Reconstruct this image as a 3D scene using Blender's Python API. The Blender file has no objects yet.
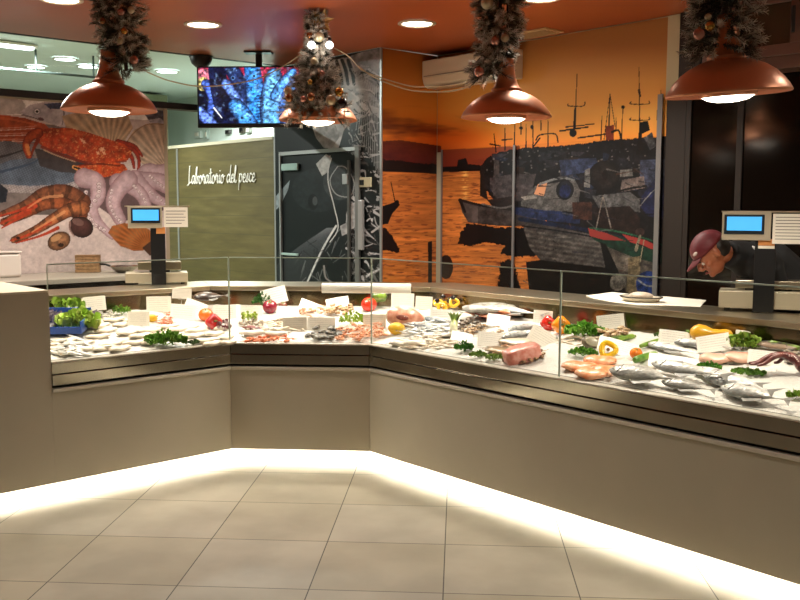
import bpy, bmesh, math, random
import numpy as np
from mathutils import Vector, Matrix, Euler, noise as mnoise

random.seed(7)
rs = np.random.RandomState(11)
SC = bpy.context.scene
COL = SC.collection
PI = math.pi

# ------------------------------------------------------------------ camera
F, YAW, PITCH, ROLL, CAM_H = 930.0, 0.0625, 0.1003, 0.0025, 1.705
def cam_axes():
    cy, sy = math.cos(YAW), math.sin(YAW)
    w = Vector((-sy*math.cos(PITCH), cy*math.cos(PITCH), -math.sin(PITCH)))
    r0 = Vector((cy, sy, 0)); d0 = w.cross(r0)
    c, s = math.cos(ROLL), math.sin(ROLL)
    return c*r0 - s*d0, s*r0 + c*d0, w
AX_R, AX_D, AX_W = cam_axes()
cam = bpy.data.cameras.new('camera')
cam.sensor_width = 36.0
cam.lens = F*36.0/800.0
cam.clip_start = 0.05; cam.clip_end = 60
cam_o = bpy.data.objects.new('camera', cam); COL.objects.link(cam_o)
m3 = Matrix((AX_R, -AX_D, -AX_W)).transposed()
cam_o.matrix_world = Matrix.Translation((0, 0, CAM_H)) @ m3.to_4x4()
SC.camera = cam_o

# ------------------------------------------------------------------ light and exposure
SC.view_settings.view_transform = 'Standard'
SC.view_settings.look = 'None'
SC.view_settings.gamma = 1.0
SC.view_settings.use_curve_mapping = False
SC.view_settings.exposure = 0.0
world = bpy.data.worlds.new('world'); SC.world = world
world.use_nodes = True
world.node_tree.nodes['Background'].inputs[0].default_value = (1.0, 0.86, 0.70, 1)
world.node_tree.nodes['Background'].inputs[1].default_value = 0.22
PEND_W, DOWN_W, LED_E, LED_W, LAB_W = 84.0, 185.0, 7.0, 5.0, 145.0

# ------------------------------------------------------------------ survey: sketch point -> place on a known surface
def ray(u, v):
    return AX_R*((u-400)/F) + AX_D*((v-300)/F) + AX_W
CAMP = Vector((0, 0, CAM_H))
def at_z(u, v, z):
    q = ray(u, v); return CAMP + q*((z-CAM_H)/q.z)
def at_plane(u, v, a, b, c):
    q = ray(u, v); return CAMP + q*(c/(a*q.x+b*q.y))
def at_depth(u, v, y):
    q = ray(u, v); return CAMP + q*(y/q.y)
R2 = math.sqrt(2.0)
YM, CR, CL = 5.97, 5.40, 7.46           # counter front lines: y = YM, x+y = CR, y-x = CL
WR, WB, WL = 8.5, 7.54, 11.0            # walls: x+y = WR (harbour), x+y = WB (door wall), y-x = WL (seafood partition)
HC = 3.08
def off(x, y):
    return max(y-YM, (x+y-CR)/R2, (y-x-CL)/R2)
def bed_z(w):
    return 0.815 + 0.155*min(max((w-0.03)/0.82, 0), 1)
def on_bed(u, v, lift=0.0):
    q = ray(u, v); t = 3.0
    while t < 9.0:
        p = CAMP + q*t
        w = off(p.x, p.y)
        if w > 0.0 and (p.z <= bed_z(w)+lift or w > 0.82): break
        t += 0.004
    return p, (p-CAMP).dot(AX_W)/F       # place and metres per sketch unit

# ------------------------------------------------------------------ materials
def lin(c):
    if isinstance(c, str):
        c = tuple(int(c[i:i+2], 16)/255.0 for i in (0, 2, 4))
    return tuple((x/12.92 if x <= 0.04045 else ((x+0.055)/1.055)**2.4) for x in c)
MATS = {}
def mat(name, col, rough=0.5, metal=0.0, var=0.0, scale=20.0, bump=0.0, spec=0.5, coat=0.0, sss=0.0, col2=None, detail=4):
    if name in MATS: return MATS[name]
    m = bpy.data.materials.new(name); m.use_nodes = True
    nt = m.node_tree; b = nt.nodes['Principled BSDF']
    c = lin(col)
    b.inputs['Base Color'].default_value = (*c, 1)
    b.inputs['Roughness'].default_value = rough
    b.inputs['Metallic'].default_value = metal
    b.inputs['Specular IOR Level'].default_value = spec
    b.inputs['Coat Weight'].default_value = coat
    if sss: b.inputs['Subsurface Weight'].default_value = sss; b.inputs['Subsurface Scale'].default_value = 0.01
    if var or bump or col2:
        tc = nt.nodes.new('ShaderNodeTexCoord'); nz = nt.nodes.new('ShaderNodeTexNoise')
        nz.inputs['Scale'].default_value = scale; nz.inputs['Detail'].default_value = detail
        nt.links.new(tc.outputs['Object'], nz.inputs['Vector'])
        if var or col2:
            mx = nt.nodes.new('ShaderNodeMix'); mx.data_type = 'RGBA'
            c2 = lin(col2) if col2 else tuple(x*(1-var) for x in c)
            mx.inputs[6].default_value = (*c, 1); mx.inputs[7].default_value = (*c2, 1)
            rp = nt.nodes.new('ShaderNodeMapRange')
            rp.inputs[1].default_value = 0.38; rp.inputs[2].default_value = 0.62
            nt.links.new(nz.outputs['Fac'], rp.inputs[0]); nt.links.new(rp.outputs[0], mx.inputs[0])
            nt.links.new(mx.outputs[2], b.inputs['Base Color'])
        if bump:
            bp = nt.nodes.new('ShaderNodeBump'); bp.inputs['Strength'].default_value = bump
            bp.inputs['Distance'].default_value = 0.01
            nt.links.new(nz.outputs['Fac'], bp.inputs['Height']); nt.links.new(bp.outputs[0], b.inputs['Normal'])
    MATS[name] = m
    return m
def emat(name, col, strength):
    if name in MATS: return MATS[name]
    m = bpy.data.materials.new(name); m.use_nodes = True
    b = m.node_tree.nodes['Principled BSDF']
    b.inputs['Base Color'].default_value = (*lin(col), 1)
    b.inputs['Emission Color'].default_value = (*lin(col), 1)
    b.inputs['Emission Strength'].default_value = strength
    MATS[name] = m; return m
def glass_mat(name, tint=(1, 1, 1), ior=1.3, refl=1.0):
    m = bpy.data.materials.new(name); m.use_nodes = True
    nt = m.node_tree; nt.nodes.clear()
    o = nt.nodes.new('ShaderNodeOutputMaterial'); mx = nt.nodes.new('ShaderNodeMixShader')
    fr = nt.nodes.new('ShaderNodeFresnel'); fr.inputs[0].default_value = ior
    t = nt.nodes.new('ShaderNodeBsdfTransparent'); t.inputs[0].default_value = (*tint, 1)
    g = nt.nodes.new('ShaderNodeBsdfGlossy'); g.inputs['Roughness'].default_value = 0.02
    g.inputs[0].default_value = (refl, refl, refl, 1)
    ge = nt.nodes.new('ShaderNodeNewGeometry'); iv = nt.nodes.new('ShaderNodeMath'); iv.operation = 'SUBTRACT'; iv.inputs[0].default_value = 1.0
    ml = nt.nodes.new('ShaderNodeMath'); ml.operation = 'MULTIPLY'
    nt.links.new(ge.outputs['Backfacing'], iv.inputs[1]); nt.links.new(iv.outputs[0], ml.inputs[0]); nt.links.new(fr.outputs[0], ml.inputs[1])
    nt.links.new(ml.outputs[0], mx.inputs[0]); nt.links.new(t.outputs[0], mx.inputs[1])
    nt.links.new(g.outputs[0], mx.inputs[2]); nt.links.new(mx.outputs[0], o.inputs[0])
    MATS[name] = m; return m
def vcol_mat(name, rough=0.45, emit=0.0, spec=0.4):
    m = bpy.data.materials.new(name); m.use_nodes = True
    nt = m.node_tree; b = nt.nodes['Principled BSDF']
    a = nt.nodes.new('ShaderNodeAttribute'); a.attribute_name = 'print'
    b.inputs['Roughness'].default_value = rough
    b.inputs['Specular IOR Level'].default_value = spec
    if emit:
        b.inputs['Base Color'].default_value = (0.01, 0.01, 0.01, 1)
        nt.links.new(a.outputs['Color'], b.inputs['Emission Color'])
        b.inputs['Emission Strength'].default_value = emit
    else:
        nt.links.new(a.outputs['Color'], b.inputs['Base Color'])
    MATS[name] = m; return m
def grad_mat(name, c1, c2, axis=1, lo=0.35, hi=0.65, rough=0.3, spec=0.6, mott=0.15, metal=0.0, bands=0, bc=None, scales=0):
    """colour running from c1 to c2 across the thing itself (fish backs, prawn shells)"""
    if name in MATS: return MATS[name]
    m = bpy.data.materials.new(name); m.use_nodes = True
    nt = m.node_tree; b = nt.nodes['Principled BSDF']
    tc = nt.nodes.new('ShaderNodeTexCoord'); sx = nt.nodes.new('ShaderNodeSeparateXYZ')
    nt.links.new(tc.outputs['Generated'], sx.inputs[0])
    nz = nt.nodes.new('ShaderNodeTexNoise'); nz.inputs['Scale'].default_value = 9
    nt.links.new(tc.outputs['Generated'], nz.inputs['Vector'])
    ad = nt.nodes.new('ShaderNodeMath'); ad.operation = 'MULTIPLY_ADD'
    nt.links.new(nz.outputs['Fac'], ad.inputs[0]); ad.inputs[1].default_value = mott
    nt.links.new(sx.outputs[axis], ad.inputs[2])
    mr = nt.nodes.new('ShaderNodeMapRange'); mr.inputs[1].default_value = lo+mott/2; mr.inputs[2].default_value = hi+mott/2
    nt.links.new(ad.outputs[0], mr.inputs[0])
    mx = nt.nodes.new('ShaderNodeMix'); mx.data_type = 'RGBA'
    mx.inputs[6].default_value = (*lin(c1), 1); mx.inputs[7].default_value = (*lin(c2), 1)
    nt.links.new(mr.outputs[0], mx.inputs[0])
    out = mx.outputs[2]
    if bands:
        wv = nt.nodes.new('ShaderNodeTexWave'); wv.inputs['Scale'].default_value = bands
        wv.inputs['Distortion'].default_value = 2.0
        nt.links.new(tc.outputs['Generated'], wv.inputs['Vector'])
        gt = nt.nodes.new('ShaderNodeMapRange'); gt.inputs[1].default_value = 0.75; gt.inputs[2].default_value = 0.95
        nt.links.new(wv.outputs['Fac'], gt.inputs[0])
        m2 = nt.nodes.new('ShaderNodeMix'); m2.data_type = 'RGBA'
        nt.links.new(out, m2.inputs[6]); m2.inputs[7].default_value = (*lin(bc), 1)
        nt.links.new(gt.outputs[0], m2.inputs[0]); out = m2.outputs[2]
    nt.links.new(out, b.inputs['Base Color'])
    if scales:
        vo = nt.nodes.new('ShaderNodeTexVoronoi'); vo.inputs['Scale'].default_value = scales
        nt.links.new(tc.outputs['Object'], vo.inputs['Vector'])
        bp = nt.nodes.new('ShaderNodeBump'); bp.inputs['Strength'].default_value = 0.5; bp.inputs['Distance'].default_value = 0.004
        nt.links.new(vo.outputs['Distance'], bp.inputs['Height']); nt.links.new(bp.outputs[0], b.inputs['Normal'])
        n3 = nt.nodes.new('ShaderNodeTexNoise'); n3.inputs['Scale'].default_value = scales*0.35; n3.inputs['Detail'].default_value = 6
        nt.links.new(tc.outputs['Object'], n3.inputs['Vector'])
        r3 = nt.nodes.new('ShaderNodeMapRange'); r3.inputs[1].default_value = 0.3; r3.inputs[2].default_value = 0.7; r3.inputs[3].default_value = 0.45; r3.inputs[4].default_value = 1.15
        nt.links.new(n3.outputs['Fac'], r3.inputs[0])
        m3_ = nt.nodes.new('ShaderNodeMix'); m3_.data_type = 'RGBA'; m3_.blend_type = 'MULTIPLY'; m3_.inputs[0].default_value = 1
        nt.links.new(out, m3_.inputs[6]); nt.links.new(r3.outputs[0], m3_.inputs[7]); nt.links.new(m3_.outputs[2], b.inputs['Base Color'])
    b.inputs['Roughness'].default_value = rough; b.inputs['Specular IOR Level'].default_value = spec
    b.inputs['Metallic'].default_value = metal
    MATS[name] = m; return m

STEEL = mat('brushed_steel', '989184', 0.16, 1.0, var=0.12, scale=6)
STEEL_B = mat('rear_steel', '7d7058', 0.2, 1.0, var=0.3, scale=3)  # darker brown patches paint in the reflections on the back panel
STEEL_D = mat('worktop_steel', 'b9ad96', 0.33, 1.0, var=0.1, scale=5)
TAUPE = mat('taupe_laminate', 'b0a894', 0.42, 0, var=0.05, scale=3, spec=0.35)
LIPW = mat('pale_lip_metal', 'c9c2b4', 0.35, 0.3)
BLACKP = mat('black_plastic', '0c0c0e', 0.4)
DARKGAP = mat('shadow_gap', '16130f', 0.7)
COPPER = mat('copper_shade', 'cf8a62', 0.34, 0.45, var=0.06, scale=8)
COPPER_IN = mat('copper_inner', 'b56a45', 0.5, 0.3)
WHITEP = mat('white_paint', 'd8d4c8', 0.5)
CREAM = mat('cream_paint', 'b9b39a', 0.6)
ALU = mat('aluminium_trim', 'a9aaa8', 0.35, 0.7)
GLASS = glass_mat('clear_glass', (0.97, 0.985, 0.97), 1.30)
GEDGE = mat('glass_polished_edge', 'aebcae', 0.25, spec=0.8)
MINT = mat('mint_wall', 'd3e2da', 0.6)
LAMP_ON = emat('lamp_diffuser', 'fff1dc', 9.0)

# ------------------------------------------------------------------ mesh helpers
class MB:
    def __init__(s): s.v = []; s.f = []; s.mi = []; s.cur = 0; s.sm = []
    def add(s, vs, fs, smooth=False):
        n = len(s.v); s.v += [tuple(x) for x in vs]
        for f in fs: s.f.append(tuple(i+n for i in f)); s.mi.append(s.cur); s.sm.append(smooth)
    def box(s, c, d, M=None):
        x, y, z = d[0]/2, d[1]/2, d[2]/2
        vs = [Vector((sx*x, sy*y, sz*z)) for sz in (-1, 1) for sy in (-1, 1) for sx in (-1, 1)]
        if M is not None: vs = [M @ p for p in vs]
        vs = [p+Vector(c) for p in vs]
        s.add(vs, [(0, 2, 3, 1), (4, 5, 7, 6), (0, 1, 5, 4), (2, 6, 7, 3), (0, 4, 6, 2), (1, 3, 7, 5)])
    def prism(s, poly, z0, z1):
        n = len(poly)
        vs = [(p[0], p[1], z0) for p in poly]+[(p[0], p[1], z1) for p in poly]
        fs = [tuple(range(n-1, -1, -1)), tuple(range(n, 2*n))]+[(i, (i+1) % n, n+(i+1) % n, n+i) for i in range(n)]
        s.add(vs, fs)
    def loft(s, rings, cap=True, smooth=True, closed=True):
        n = len(rings[0]); vs = [p for r in rings for p in r]; fs = []
        for i in range(len(rings)-1):
            for j in range(n if closed else n-1):
                k = (j+1) % n
                fs.append((i*n+j, i*n+k, (i+1)*n+k, (i+1)*n+j))
        if cap and closed:
            fs.append(tuple(range(n-1, -1, -1))); fs.append(tuple((len(rings)-1)*n+j for j in range(n)))
        s.add(vs, fs, smooth)
    def lathe(s, prof, n=40, c=(0, 0, 0), cap=False, M=None, smooth=True):
        rings = []
        for r, z in prof:
            ring = [Vector((r*math.cos(2*PI*j/n), r*math.sin(2*PI*j/n), z)) for j in range(n)]
            if M is not None: ring = [M @ p for p in ring]
            rings.append([p+Vector(c) for p in ring])
        s.loft(rings, cap, smooth)
    def tube(s, pts, r, n=8, r1=None):
        pts = [Vector(p) for p in pts]; rings = []
        for i, p in enumerate(pts):
            t = (pts[min(i+1, len(pts)-1)]-pts[max(i-1, 0)])
            if t.length < 1e-9: t = Vector((0, 0, 1))
            t.normalize()
            a = t.cross(Vector((0, 0, 1)) if abs(t.z) < 0.9 else Vector((1, 0, 0))).normalized(); b = t.cross(a)
            rr = r if r1 is None else r+(r1-r)*i/max(1, len(pts)-1)
            if not isinstance(rr, float): rr = float(rr)
            rings.append([p+a*rr*math.cos(2*PI*j/n)+b*rr*math.sin(2*PI*j/n) for j in range(n)])
        s.loft(rings)
    def ball(s, c, r, n=12, sc=(1, 1, 1), M=None, fn=None):
        m = max(6, n//2+2); rings = []
        for i in range(m+1):
            th = PI*i/m; ring = []
            for j in range(n):
                ph = 2*PI*j/n
                p = Vector((math.sin(th)*math.cos(ph), math.sin(th)*math.sin(ph), -math.cos(th)))
                if i in (0, m): p = Vector((1e-4*math.cos(ph), 1e-4*math.sin(ph), -math.cos(th)))
                if fn: p = fn(p)
                p = Vector((p.x*r*sc[0], p.y*r*sc[1], p.z*r*sc[2]))
                if M is not None: p = M @ p
                ring.append(p+Vector(c))
            rings.append(ring)
        s.loft(rings)
    def build(s, name, mats, parent=None, loc=None, rot=None, bevel=0.0, sub=0):
        me = bpy.data.meshes.new(name); me.from_pydata(s.v, [], s.f)
        if not isinstance(mats, (list, tuple)): mats = [mats]
        for m in mats: me.materials.append(m)
        me.polygons.foreach_set('material_index', s.mi); me.polygons.foreach_set('use_smooth', s.sm)
        me.update()
        o = bpy.data.objects.new(name, me); COL.objects.link(o)
        if parent is not None: o.parent = parent
        if loc is not None: o.location = loc
        if rot is not None: o.rotation_euler = rot
        if bevel:
            b = o.modifiers.new('bevel', 'BEVEL'); b.width = bevel; b.segments = 2; b.limit_method = 'ANGLE'
        if sub:
            b = o.modifiers.new('sub', 'SUBSURF'); b.levels = sub; b.render_levels = sub
        return o
def tag(o, label, cat, group=None, kind=None):
    if label: o['label'] = label
    if cat: o['category'] = cat
    if group: o['group'] = group
    if kind: o['kind'] = kind
    return o
def thing(name, label, cat, loc=(0, 0, 0), rot=(0, 0, 0), group=None):
    o = bpy.data.objects.new(name, None); COL.objects.link(o)
    o.empty_display_size = 0.1; o.location = loc; o.rotation_euler = rot
    return tag(o, label, cat, group)
def struct(o): o['kind'] = 'structure'; return o
def copy_tree(root, loc, rot, scale=None, label=None):
    c = root.copy(); COL.objects.link(c); c.location = loc; c.rotation_euler = rot
    if scale is not None: c.scale = (scale,)*3 if not isinstance(scale, tuple) else scale
    if label: c['label'] = label
    for ch in list(root.children):
        d = ch.copy(); COL.objects.link(d); d.parent = c
        for g in list(ch.children):
            e = g.copy(); COL.objects.link(e); e.parent = d
    return c
def lamp(kind, name, loc, energy, parent=None, color=(1, 0.90, 0.78), **kw):
    l = bpy.data.lights.new(name, kind); l.energy = energy; l.color = color
    for k, v in kw.items(): setattr(l, k, v)
    o = bpy.data.objects.new(name, l); COL.objects.link(o); o.location = loc
    if parent is not None: o.parent = parent
    return o
U45 = Vector((1, -1, 0)).normalized()    # along the right counter, towards the viewer's right
N45 = Vector((1, 1, 0)).normalized()     # behind the right counter
# ------------------------------------------------------------------ print artwork (colours of the wall prints and the screen)
def vnoise(x, y, seed=0):
    xi = np.floor(x).astype(np.int64); yi = np.floor(y).astype(np.int64); fx = x-xi; fy = y-yi
    fx = fx*fx*(3-2*fx); fy = fy*fy*(3-2*fy)
    def h(a, b):
        n = (a*374761393 + b*668265263 + seed*974711) & 0x7fffffff
        n = ((n ^ (n >> 13))*1274126177) & 0x7fffffff
        return ((n ^ (n >> 16)) & 0xffff)/65535.0
    return (h(xi, yi)*(1-fx)+h(xi+1, yi)*fx)*(1-fy)+(h(xi, yi+1)*(1-fx)+h(xi+1, yi+1)*fx)*fy
def fbm(x, y, seed=0, o=4):
    s = 0; a = 0.5
    for i in range(o):
        s = s+a*vnoise(x, y, seed+i*17); x = x*2.03+5.1; y = y*2.01+3.7; a *= 0.5
    return s
def C(h): return np.array([int(h[i:i+2], 16)/255.0 for i in (0, 2, 4)])
class Art:
    def __init__(s, u, v, base):
        s.u = u; s.v = v; s.c = np.zeros((len(u), 3)); s.c[:] = C(base)
    def put(s, idx, a, col):
        """blend colour into points idx with cover a"""
        a = np.asarray(a)[:, None]
        s.c[idx] = s.c[idx]*(1-a)+col*a
    def near(s, x0, y0, x1, y1): return np.nonzero((s.u >= x0) & (s.u <= x1) & (s.v >= y0) & (s.v <= y1))[0]
    def poly(s, pts, col, a=1.0, nz=0.0, ns=0.3, fn=None, rag=0.0):
        pts = np.array(pts, float); k = s.near(pts[:, 0].min()-2, pts[:, 1].min()-2, pts[:, 0].max()+2, pts[:, 1].max()+2)
        if not len(k): return
        x = s.u[k]; y = s.v[k]
        if rag: x = x+rag*(fbm(x*0.5, y*0.5, 3)-0.5)*2; y = y+rag*(fbm(x*0.5+9, y*0.5, 4)-0.5)*2
        ins = np.zeros(len(k), bool)
        for i in range(len(pts)):
            x0, y0 = pts[i]; x1, y1 = pts[i-1]
            if y0 == y1: continue
            ins ^= ((y0 > y) != (y1 > y)) & (x < (x1-x0)*(y-y0)/(y1-y0)+x0)
        k = k[ins]
        s._fill(k, col, a, nz, ns, fn)
    def _fill(s, k, col, a, nz, ns, fn):
        if not len(k): return
        c = np.zeros((len(k), 3)); c[:] = C(col)
        if nz: c *= (1+nz*(fbm(s.u[k]*ns, s.v[k]*ns, 5)-0.5)*2)[:, None]
        if fn is not None: c = fn(s.u[k], s.v[k], c)
        s.put(k, np.full(len(k), a), np.clip(c, 0, 1))
    def ell(s, cx, cy, rx, ry, ang, col, a=1.0, nz=0.0, ns=0.3, fn=None, edge=None):
        r = max(rx, ry)+1; k = s.near(cx-r, cy-r, cx+r, cy+r)
        ca, sa = math.cos(math.radians(ang)), math.sin(math.radians(ang))
        x = s.u[k]-cx; y = s.v[k]-cy; X = (x*ca+y*sa)/rx; Y = (-x*sa+y*ca)/ry; q = X*X+Y*Y
        m = q < 1; k = k[m]
        if not len(k): return
        if edge:
            e0 = C(edge); qq = q[m]
            f2 = lambda uu, vv, c: (c if fn is None else fn(uu, vv, c))*(1-qq[:, None]**2)+e0*(qq[:, None]**2)
            s._fill(k, col, a, nz, ns, f2)
        else: s._fill(k, col, a, nz, ns, fn)
    def stroke(s, pts, r0, r1, col, a=1.0, edge=None, nz=0.0, ns=0.4, bands=None):
        """tapering limb; colour may run to another at its edge"""
        P = catmull(pts, 8) if len(pts) > 2 else [tuple(map(float, p)) for p in pts]
        P = np.array(P); R = max(r0, r1)+1
        k = s.near(P[:, 0].min()-R, P[:, 1].min()-R, P[:, 0].max()+R, P[:, 1].max()+R)
        if not len(k): return
        x = s.u[k]; y = s.v[k]; best = np.full(len(k), 9.0); tt = np.zeros(len(k)); n = len(P)-1
        for i in range(n):
            dx, dy = P[i+1]-P[i]; L = dx*dx+dy*dy+1e-9
            t = np.clip(((x-P[i, 0])*dx+(y-P[i, 1])*dy)/L, 0, 1)
            rr = r0+(r1-r0)*(i+t)/n
            d = np.hypot(x-P[i, 0]-t*dx, y-P[i, 1]-t*dy)/np.maximum(rr, 0.05)
            b = d < best; best[b] = d[b]; tt[b] = ((i+t)/n)[b]
        m = best < 1; k2 = k[m]
        if not len(k2): return
        q = best[m]
        def f2(uu, vv, c):
            if edge: e = C(edge); c = c*(1-q[:, None]**3)+e*q[:, None]**3
            if bands: c = c*(1-0.3*(np.sin(tt[m]*bands) > 0.55))[:, None]
            return c
        s._fill(k2, col, a, nz, ns, f2)
def catmull(pts, k=6):
    P = [pts[0]]+list(pts)+[pts[-1]]; out = []
    for i in range(1, len(P)-2):
        p0, p1, p2, p3 = [np.array(q, float) for q in P[i-1:i+3]]
        for j in range(k):
            t = j/k
            out.append(tuple(0.5*((2*p1)+(-p0+p2)*t+(2*p0-5*p1+4*p2-p3)*t*t+(-p0+3*p1-3*p2+p3)*t**3)))
    out.append(tuple(map(float, pts[-1]))); return out
def sketch_of(P):
    P = P-np.array([0, 0, CAM_H]); z = P@np.array(AX_W)
    return 400+F*(P@np.array(AX_R))/z, 300+F*(P@np.array(AX_D))/z
def print_panel(name, A, B, z0, z1, paint, material, gain, parent=None, res=0.0045, thick=0.012, back=None):
    """a flat printed board from A to B (plan points), z0..z1, with its own fine colour grid on the front"""
    A = Vector((A[0], A[1], 0)); B = Vector((B[0], B[1], 0)); L = (B-A).length
    nx = max(2, int(L/res)); nz = max(2, int((z1-z0)/res))
    sx = np.linspace(0, 1, nx+1); sz = np.linspace(0, 1, nz+1); S, Z = np.meshgrid(sx, sz)
    S = S.ravel(); Z = Z.ravel()
    P = np.stack([A.x+(B.x-A.x)*S, A.y+(B.y-A.y)*S, z0+(z1-z0)*Z], -1)
    u, v = sketch_of(P)
    rgb = paint(u, v)
    rgb = np.where(rgb <= 0.04045, rgb/12.92, ((rgb+0.055)/1.055)**2.4)*gain
    rgb = np.clip(rgb, 0.002, 0.9)
    n = len(P)
    me = bpy.data.meshes.new(name)
    d = (B-A).normalized(); nrm = Vector((d.y, -d.x, 0))     # towards the viewer
    bk = [(A.x, A.y, z0), (B.x, B.y, z0), (B.x, B.y, z1), (A.x, A.y, z1)]
    bk = [(p[0]-nrm.x*thick, p[1]-nrm.y*thick, p[2]) for p in bk]
    V = np.concatenate([P, np.array(bk)])
    i = np.arange(nz)[:, None]*(nx+1)+np.arange(nx)[None, :]; i = i.ravel()
    quads = np.stack([i, i+1, i+nx+2, i+nx+1], -1)
    a, b, c, dd = 0, nx, (nz+1)*(nx+1)-1, nz*(nx+1)
    extra = np.array([[n+1, n, n+3, n+2], [n, n+1, b, a], [n+1, n+2, c, b], [n+2, n+3, dd, c], [n+3, n, a, dd]])
    Q = np.concatenate([quads, extra])
    me.vertices.add(len(V)); me.vertices.foreach_set('co', V.ravel())
    me.loops.add(len(Q)*4); me.loops.foreach_set('vertex_index', Q.ravel().astype(np.int32))
    me.polygons.add(len(Q)); me.polygons.foreach_set('loop_start', (np.arange(len(Q))*4).astype(np.int32))
    me.update(calc_edges=True); me.validate()
    ca = me.color_attributes.new('print', 'FLOAT_COLOR', 'POINT')
    cc = np.ones((len(V), 4)); cc[:n, :3] = rgb; cc[n:, :3] = 0.05
    ca.data.foreach_set('color', cc.ravel())
    me.materials.append(material)
    o = bpy.data.objects.new(name, me); COL.objects.link(o)
    if parent is not None: o.parent = parent
    return o

def fan(art, hx, hy, pts, col, col2, n):
    def f(u, v, c):
        a = np.arctan2(v-hy, u-hx); r = np.hypot(u-hx, v-hy)
        s = 0.5+0.5*np.sin(a*n)
        c = c*(0.72+0.28*s)[:, None]
        w = (0.5+0.5*np.sin(r*0.35))*0.25*(1-s)
        return c*(1-w[:, None])+C(col2)*w[:, None]
    art.poly(pts, col, fn=f)
def paint_seafood(u, v):
    a = Art(u, v, 'b7a6a0')
    k = np.arange(len(u)); base = C('c0b0aa')*(0.9+0.22*fbm(u*0.03, v*0.05, 1)[:, None])
    a.c[:] = base
    a.poly([(-60, 60), (200, 60), (200, 122), (-60, 112)], 'f4f0ec', nz=0.04)
    a.poly([(-60, 120), (66, 125), (95, 175), (70, 215), (-60, 215)], '6f6460', nz=0.3, ns=0.08)
    # pale fish at the top
    a.poly([(-60, 96), (0, 97), (22, 100), (26, 106), (22, 114), (-60, 116)], 'bcb5b2', nz=0.18, ns=0.15)
    a.poly([(20, 112), (30, 105), (44, 102), (66, 103), (80, 106), (80, 128), (60, 127), (40, 120), (24, 115)], 'b4acb2', nz=0.25, ns=0.2)
    a.poly([(44, 104), (66, 102), (82, 105), (82, 113), (62, 109), (50, 109)], '3f4660', nz=0.5, ns=0.4)
    a.stroke([(63, 106), (64, 115), (62, 125)], 0.8, 0.5, '7a7078')
    a.ell(37, 111.5, 3.6, 3.4, 0, '8d888e'); a.ell(37, 111.5, 2.4, 2.3, 0, 'ddd8d8'); a.ell(37, 111.5, 1.4, 1.4, 0, '15151c')
    a.stroke([(22, 115), (31, 117), (40, 120)], 0.5, 0.6, '6a5a60'); a.ell(41, 119, 3, 1.6, 20, '5b4048')
    a.poly([(140, 108), (176, 108), (176, 126), (150, 122)], '55545c', nz=0.5, ns=0.4)
    a.poly([(148, 120), (160, 118), (168, 124), (160, 128)], 'b0a8ac', nz=0.3)
    # scallops
    fan(a, 110, 153, [(62, 116), (80, 112), (105, 112), (128, 115), (133, 128), (122, 145), (112, 152), (98, 148), (80, 138), (66, 128)], 'c9a887', 'efdcc0', 34)
    fan(a, 170, 172, [(126, 142), (134, 130), (146, 124), (158, 123), (176, 126), (176, 172), (164, 170), (146, 166), (134, 158)], 'cdb096', 'f0dfca', 40)
    a.stroke([(126, 143), (136, 131), (150, 124), (176, 125)], 0.6, 0.6, '8a6a50', a=0.7)
    # red fish
    a.poly([(-60, 112), (4, 115), (25, 118), (45, 124), (52, 132), (36, 138), (26, 142), (-60, 140)], 'a84a2a', nz=0.35, ns=0.15)
    for i in range(9):
        y = 127+i*1.9
        a.stroke([(-55, y+3), (8, y+1), (36, y-1+i*0.3)], 0.5, 0.35, ('c98a74', 'd9b9a8', '8e3a28')[i % 3], a=0.8)
    a.stroke([(-50, 117), (0, 118), (38, 125)], 1.6, 0.8, 'c6603a', a=0.8)
    # grey fish
    def scales(uu, vv, c):
        s = 0.5+0.5*np.sin(uu*1.9+vv*0.8)*np.sin(vv*1.9-uu*0.5)
        return c*(0.8+0.35*s)[:, None]
    a.poly([(-60, 142), (10, 141), (28, 146), (34, 156), (20, 168), (-60, 176)], '5e5a5c', nz=0.25, ns=0.1, fn=scales)
    a.poly([(-60, 170), (-10, 168), (10, 160), (34, 158), (62, 160), (88, 172), (84, 182), (60, 186), (30, 188), (0, 184), (-60, 200)], '56606e', nz=0.25, ns=0.1, fn=scales)
    a.poly([(0, 184), (30, 186), (66, 184), (84, 178), (76, 190), (40, 194), (4, 192)], 'a59a98', nz=0.2, a=0.8, fn=scales)
    a.stroke([(-20, 160), (4, 156), (24, 150)], 1.8, 0.5, '2e2a2c'); a.stroke([(0, 172), (30, 164), (40, 158)], 1.4, 0.4, '39465a')
    a.poly([(-60, 184), (-2, 182), (8, 190), (6, 202), (-60, 210)], '23262e', nz=0.4)
    a.poly([(34, 148), (75, 156), (110, 176), (60, 172), (40, 166)], '362d2c', a=0.85, nz=0.2)
    # crab
    def shell(uu, vv, c):
        n = fbm(uu*0.25, vv*0.25, 8); n2 = fbm(uu*0.8, vv*0.8, 9)
        c = c*(0.6+0.75*n)[:, None]
        w = np.clip((n2-0.58)*6, 0, 0.8)[:, None]
        return c*(1-w)+C('e09a5a')*w
    def shell2(uu, vv, c):
        return shell(uu, vv, c)
    for pts in ([(122, 144), (134, 150), (139, 160), (138, 172)], [(126, 150), (132, 158), (134, 168)], [(118, 142), (134, 146), (142, 156)]):
        a.stroke(pts, 3.0, 1.2, '96301f', edge='4a1710', nz=0.3)
    a.poly([(34, 131), (50, 128), (70, 128), (90, 133), (108, 139), (124, 144), (132, 152), (128, 160), (112, 163), (92, 163), (80, 160), (66, 154), (52, 151), (42, 146), (36, 140)], 'b03f1c', fn=shell2)
    a.stroke([(42, 147), (60, 154), (80, 161), (100, 164), (126, 161)], 1.6, 1.0, '7a2413', a=0.8)
    a.stroke([(44, 150), (58, 156), (76, 162)], 0.7, 0.5, 'd8a880', a=0.7)
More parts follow.
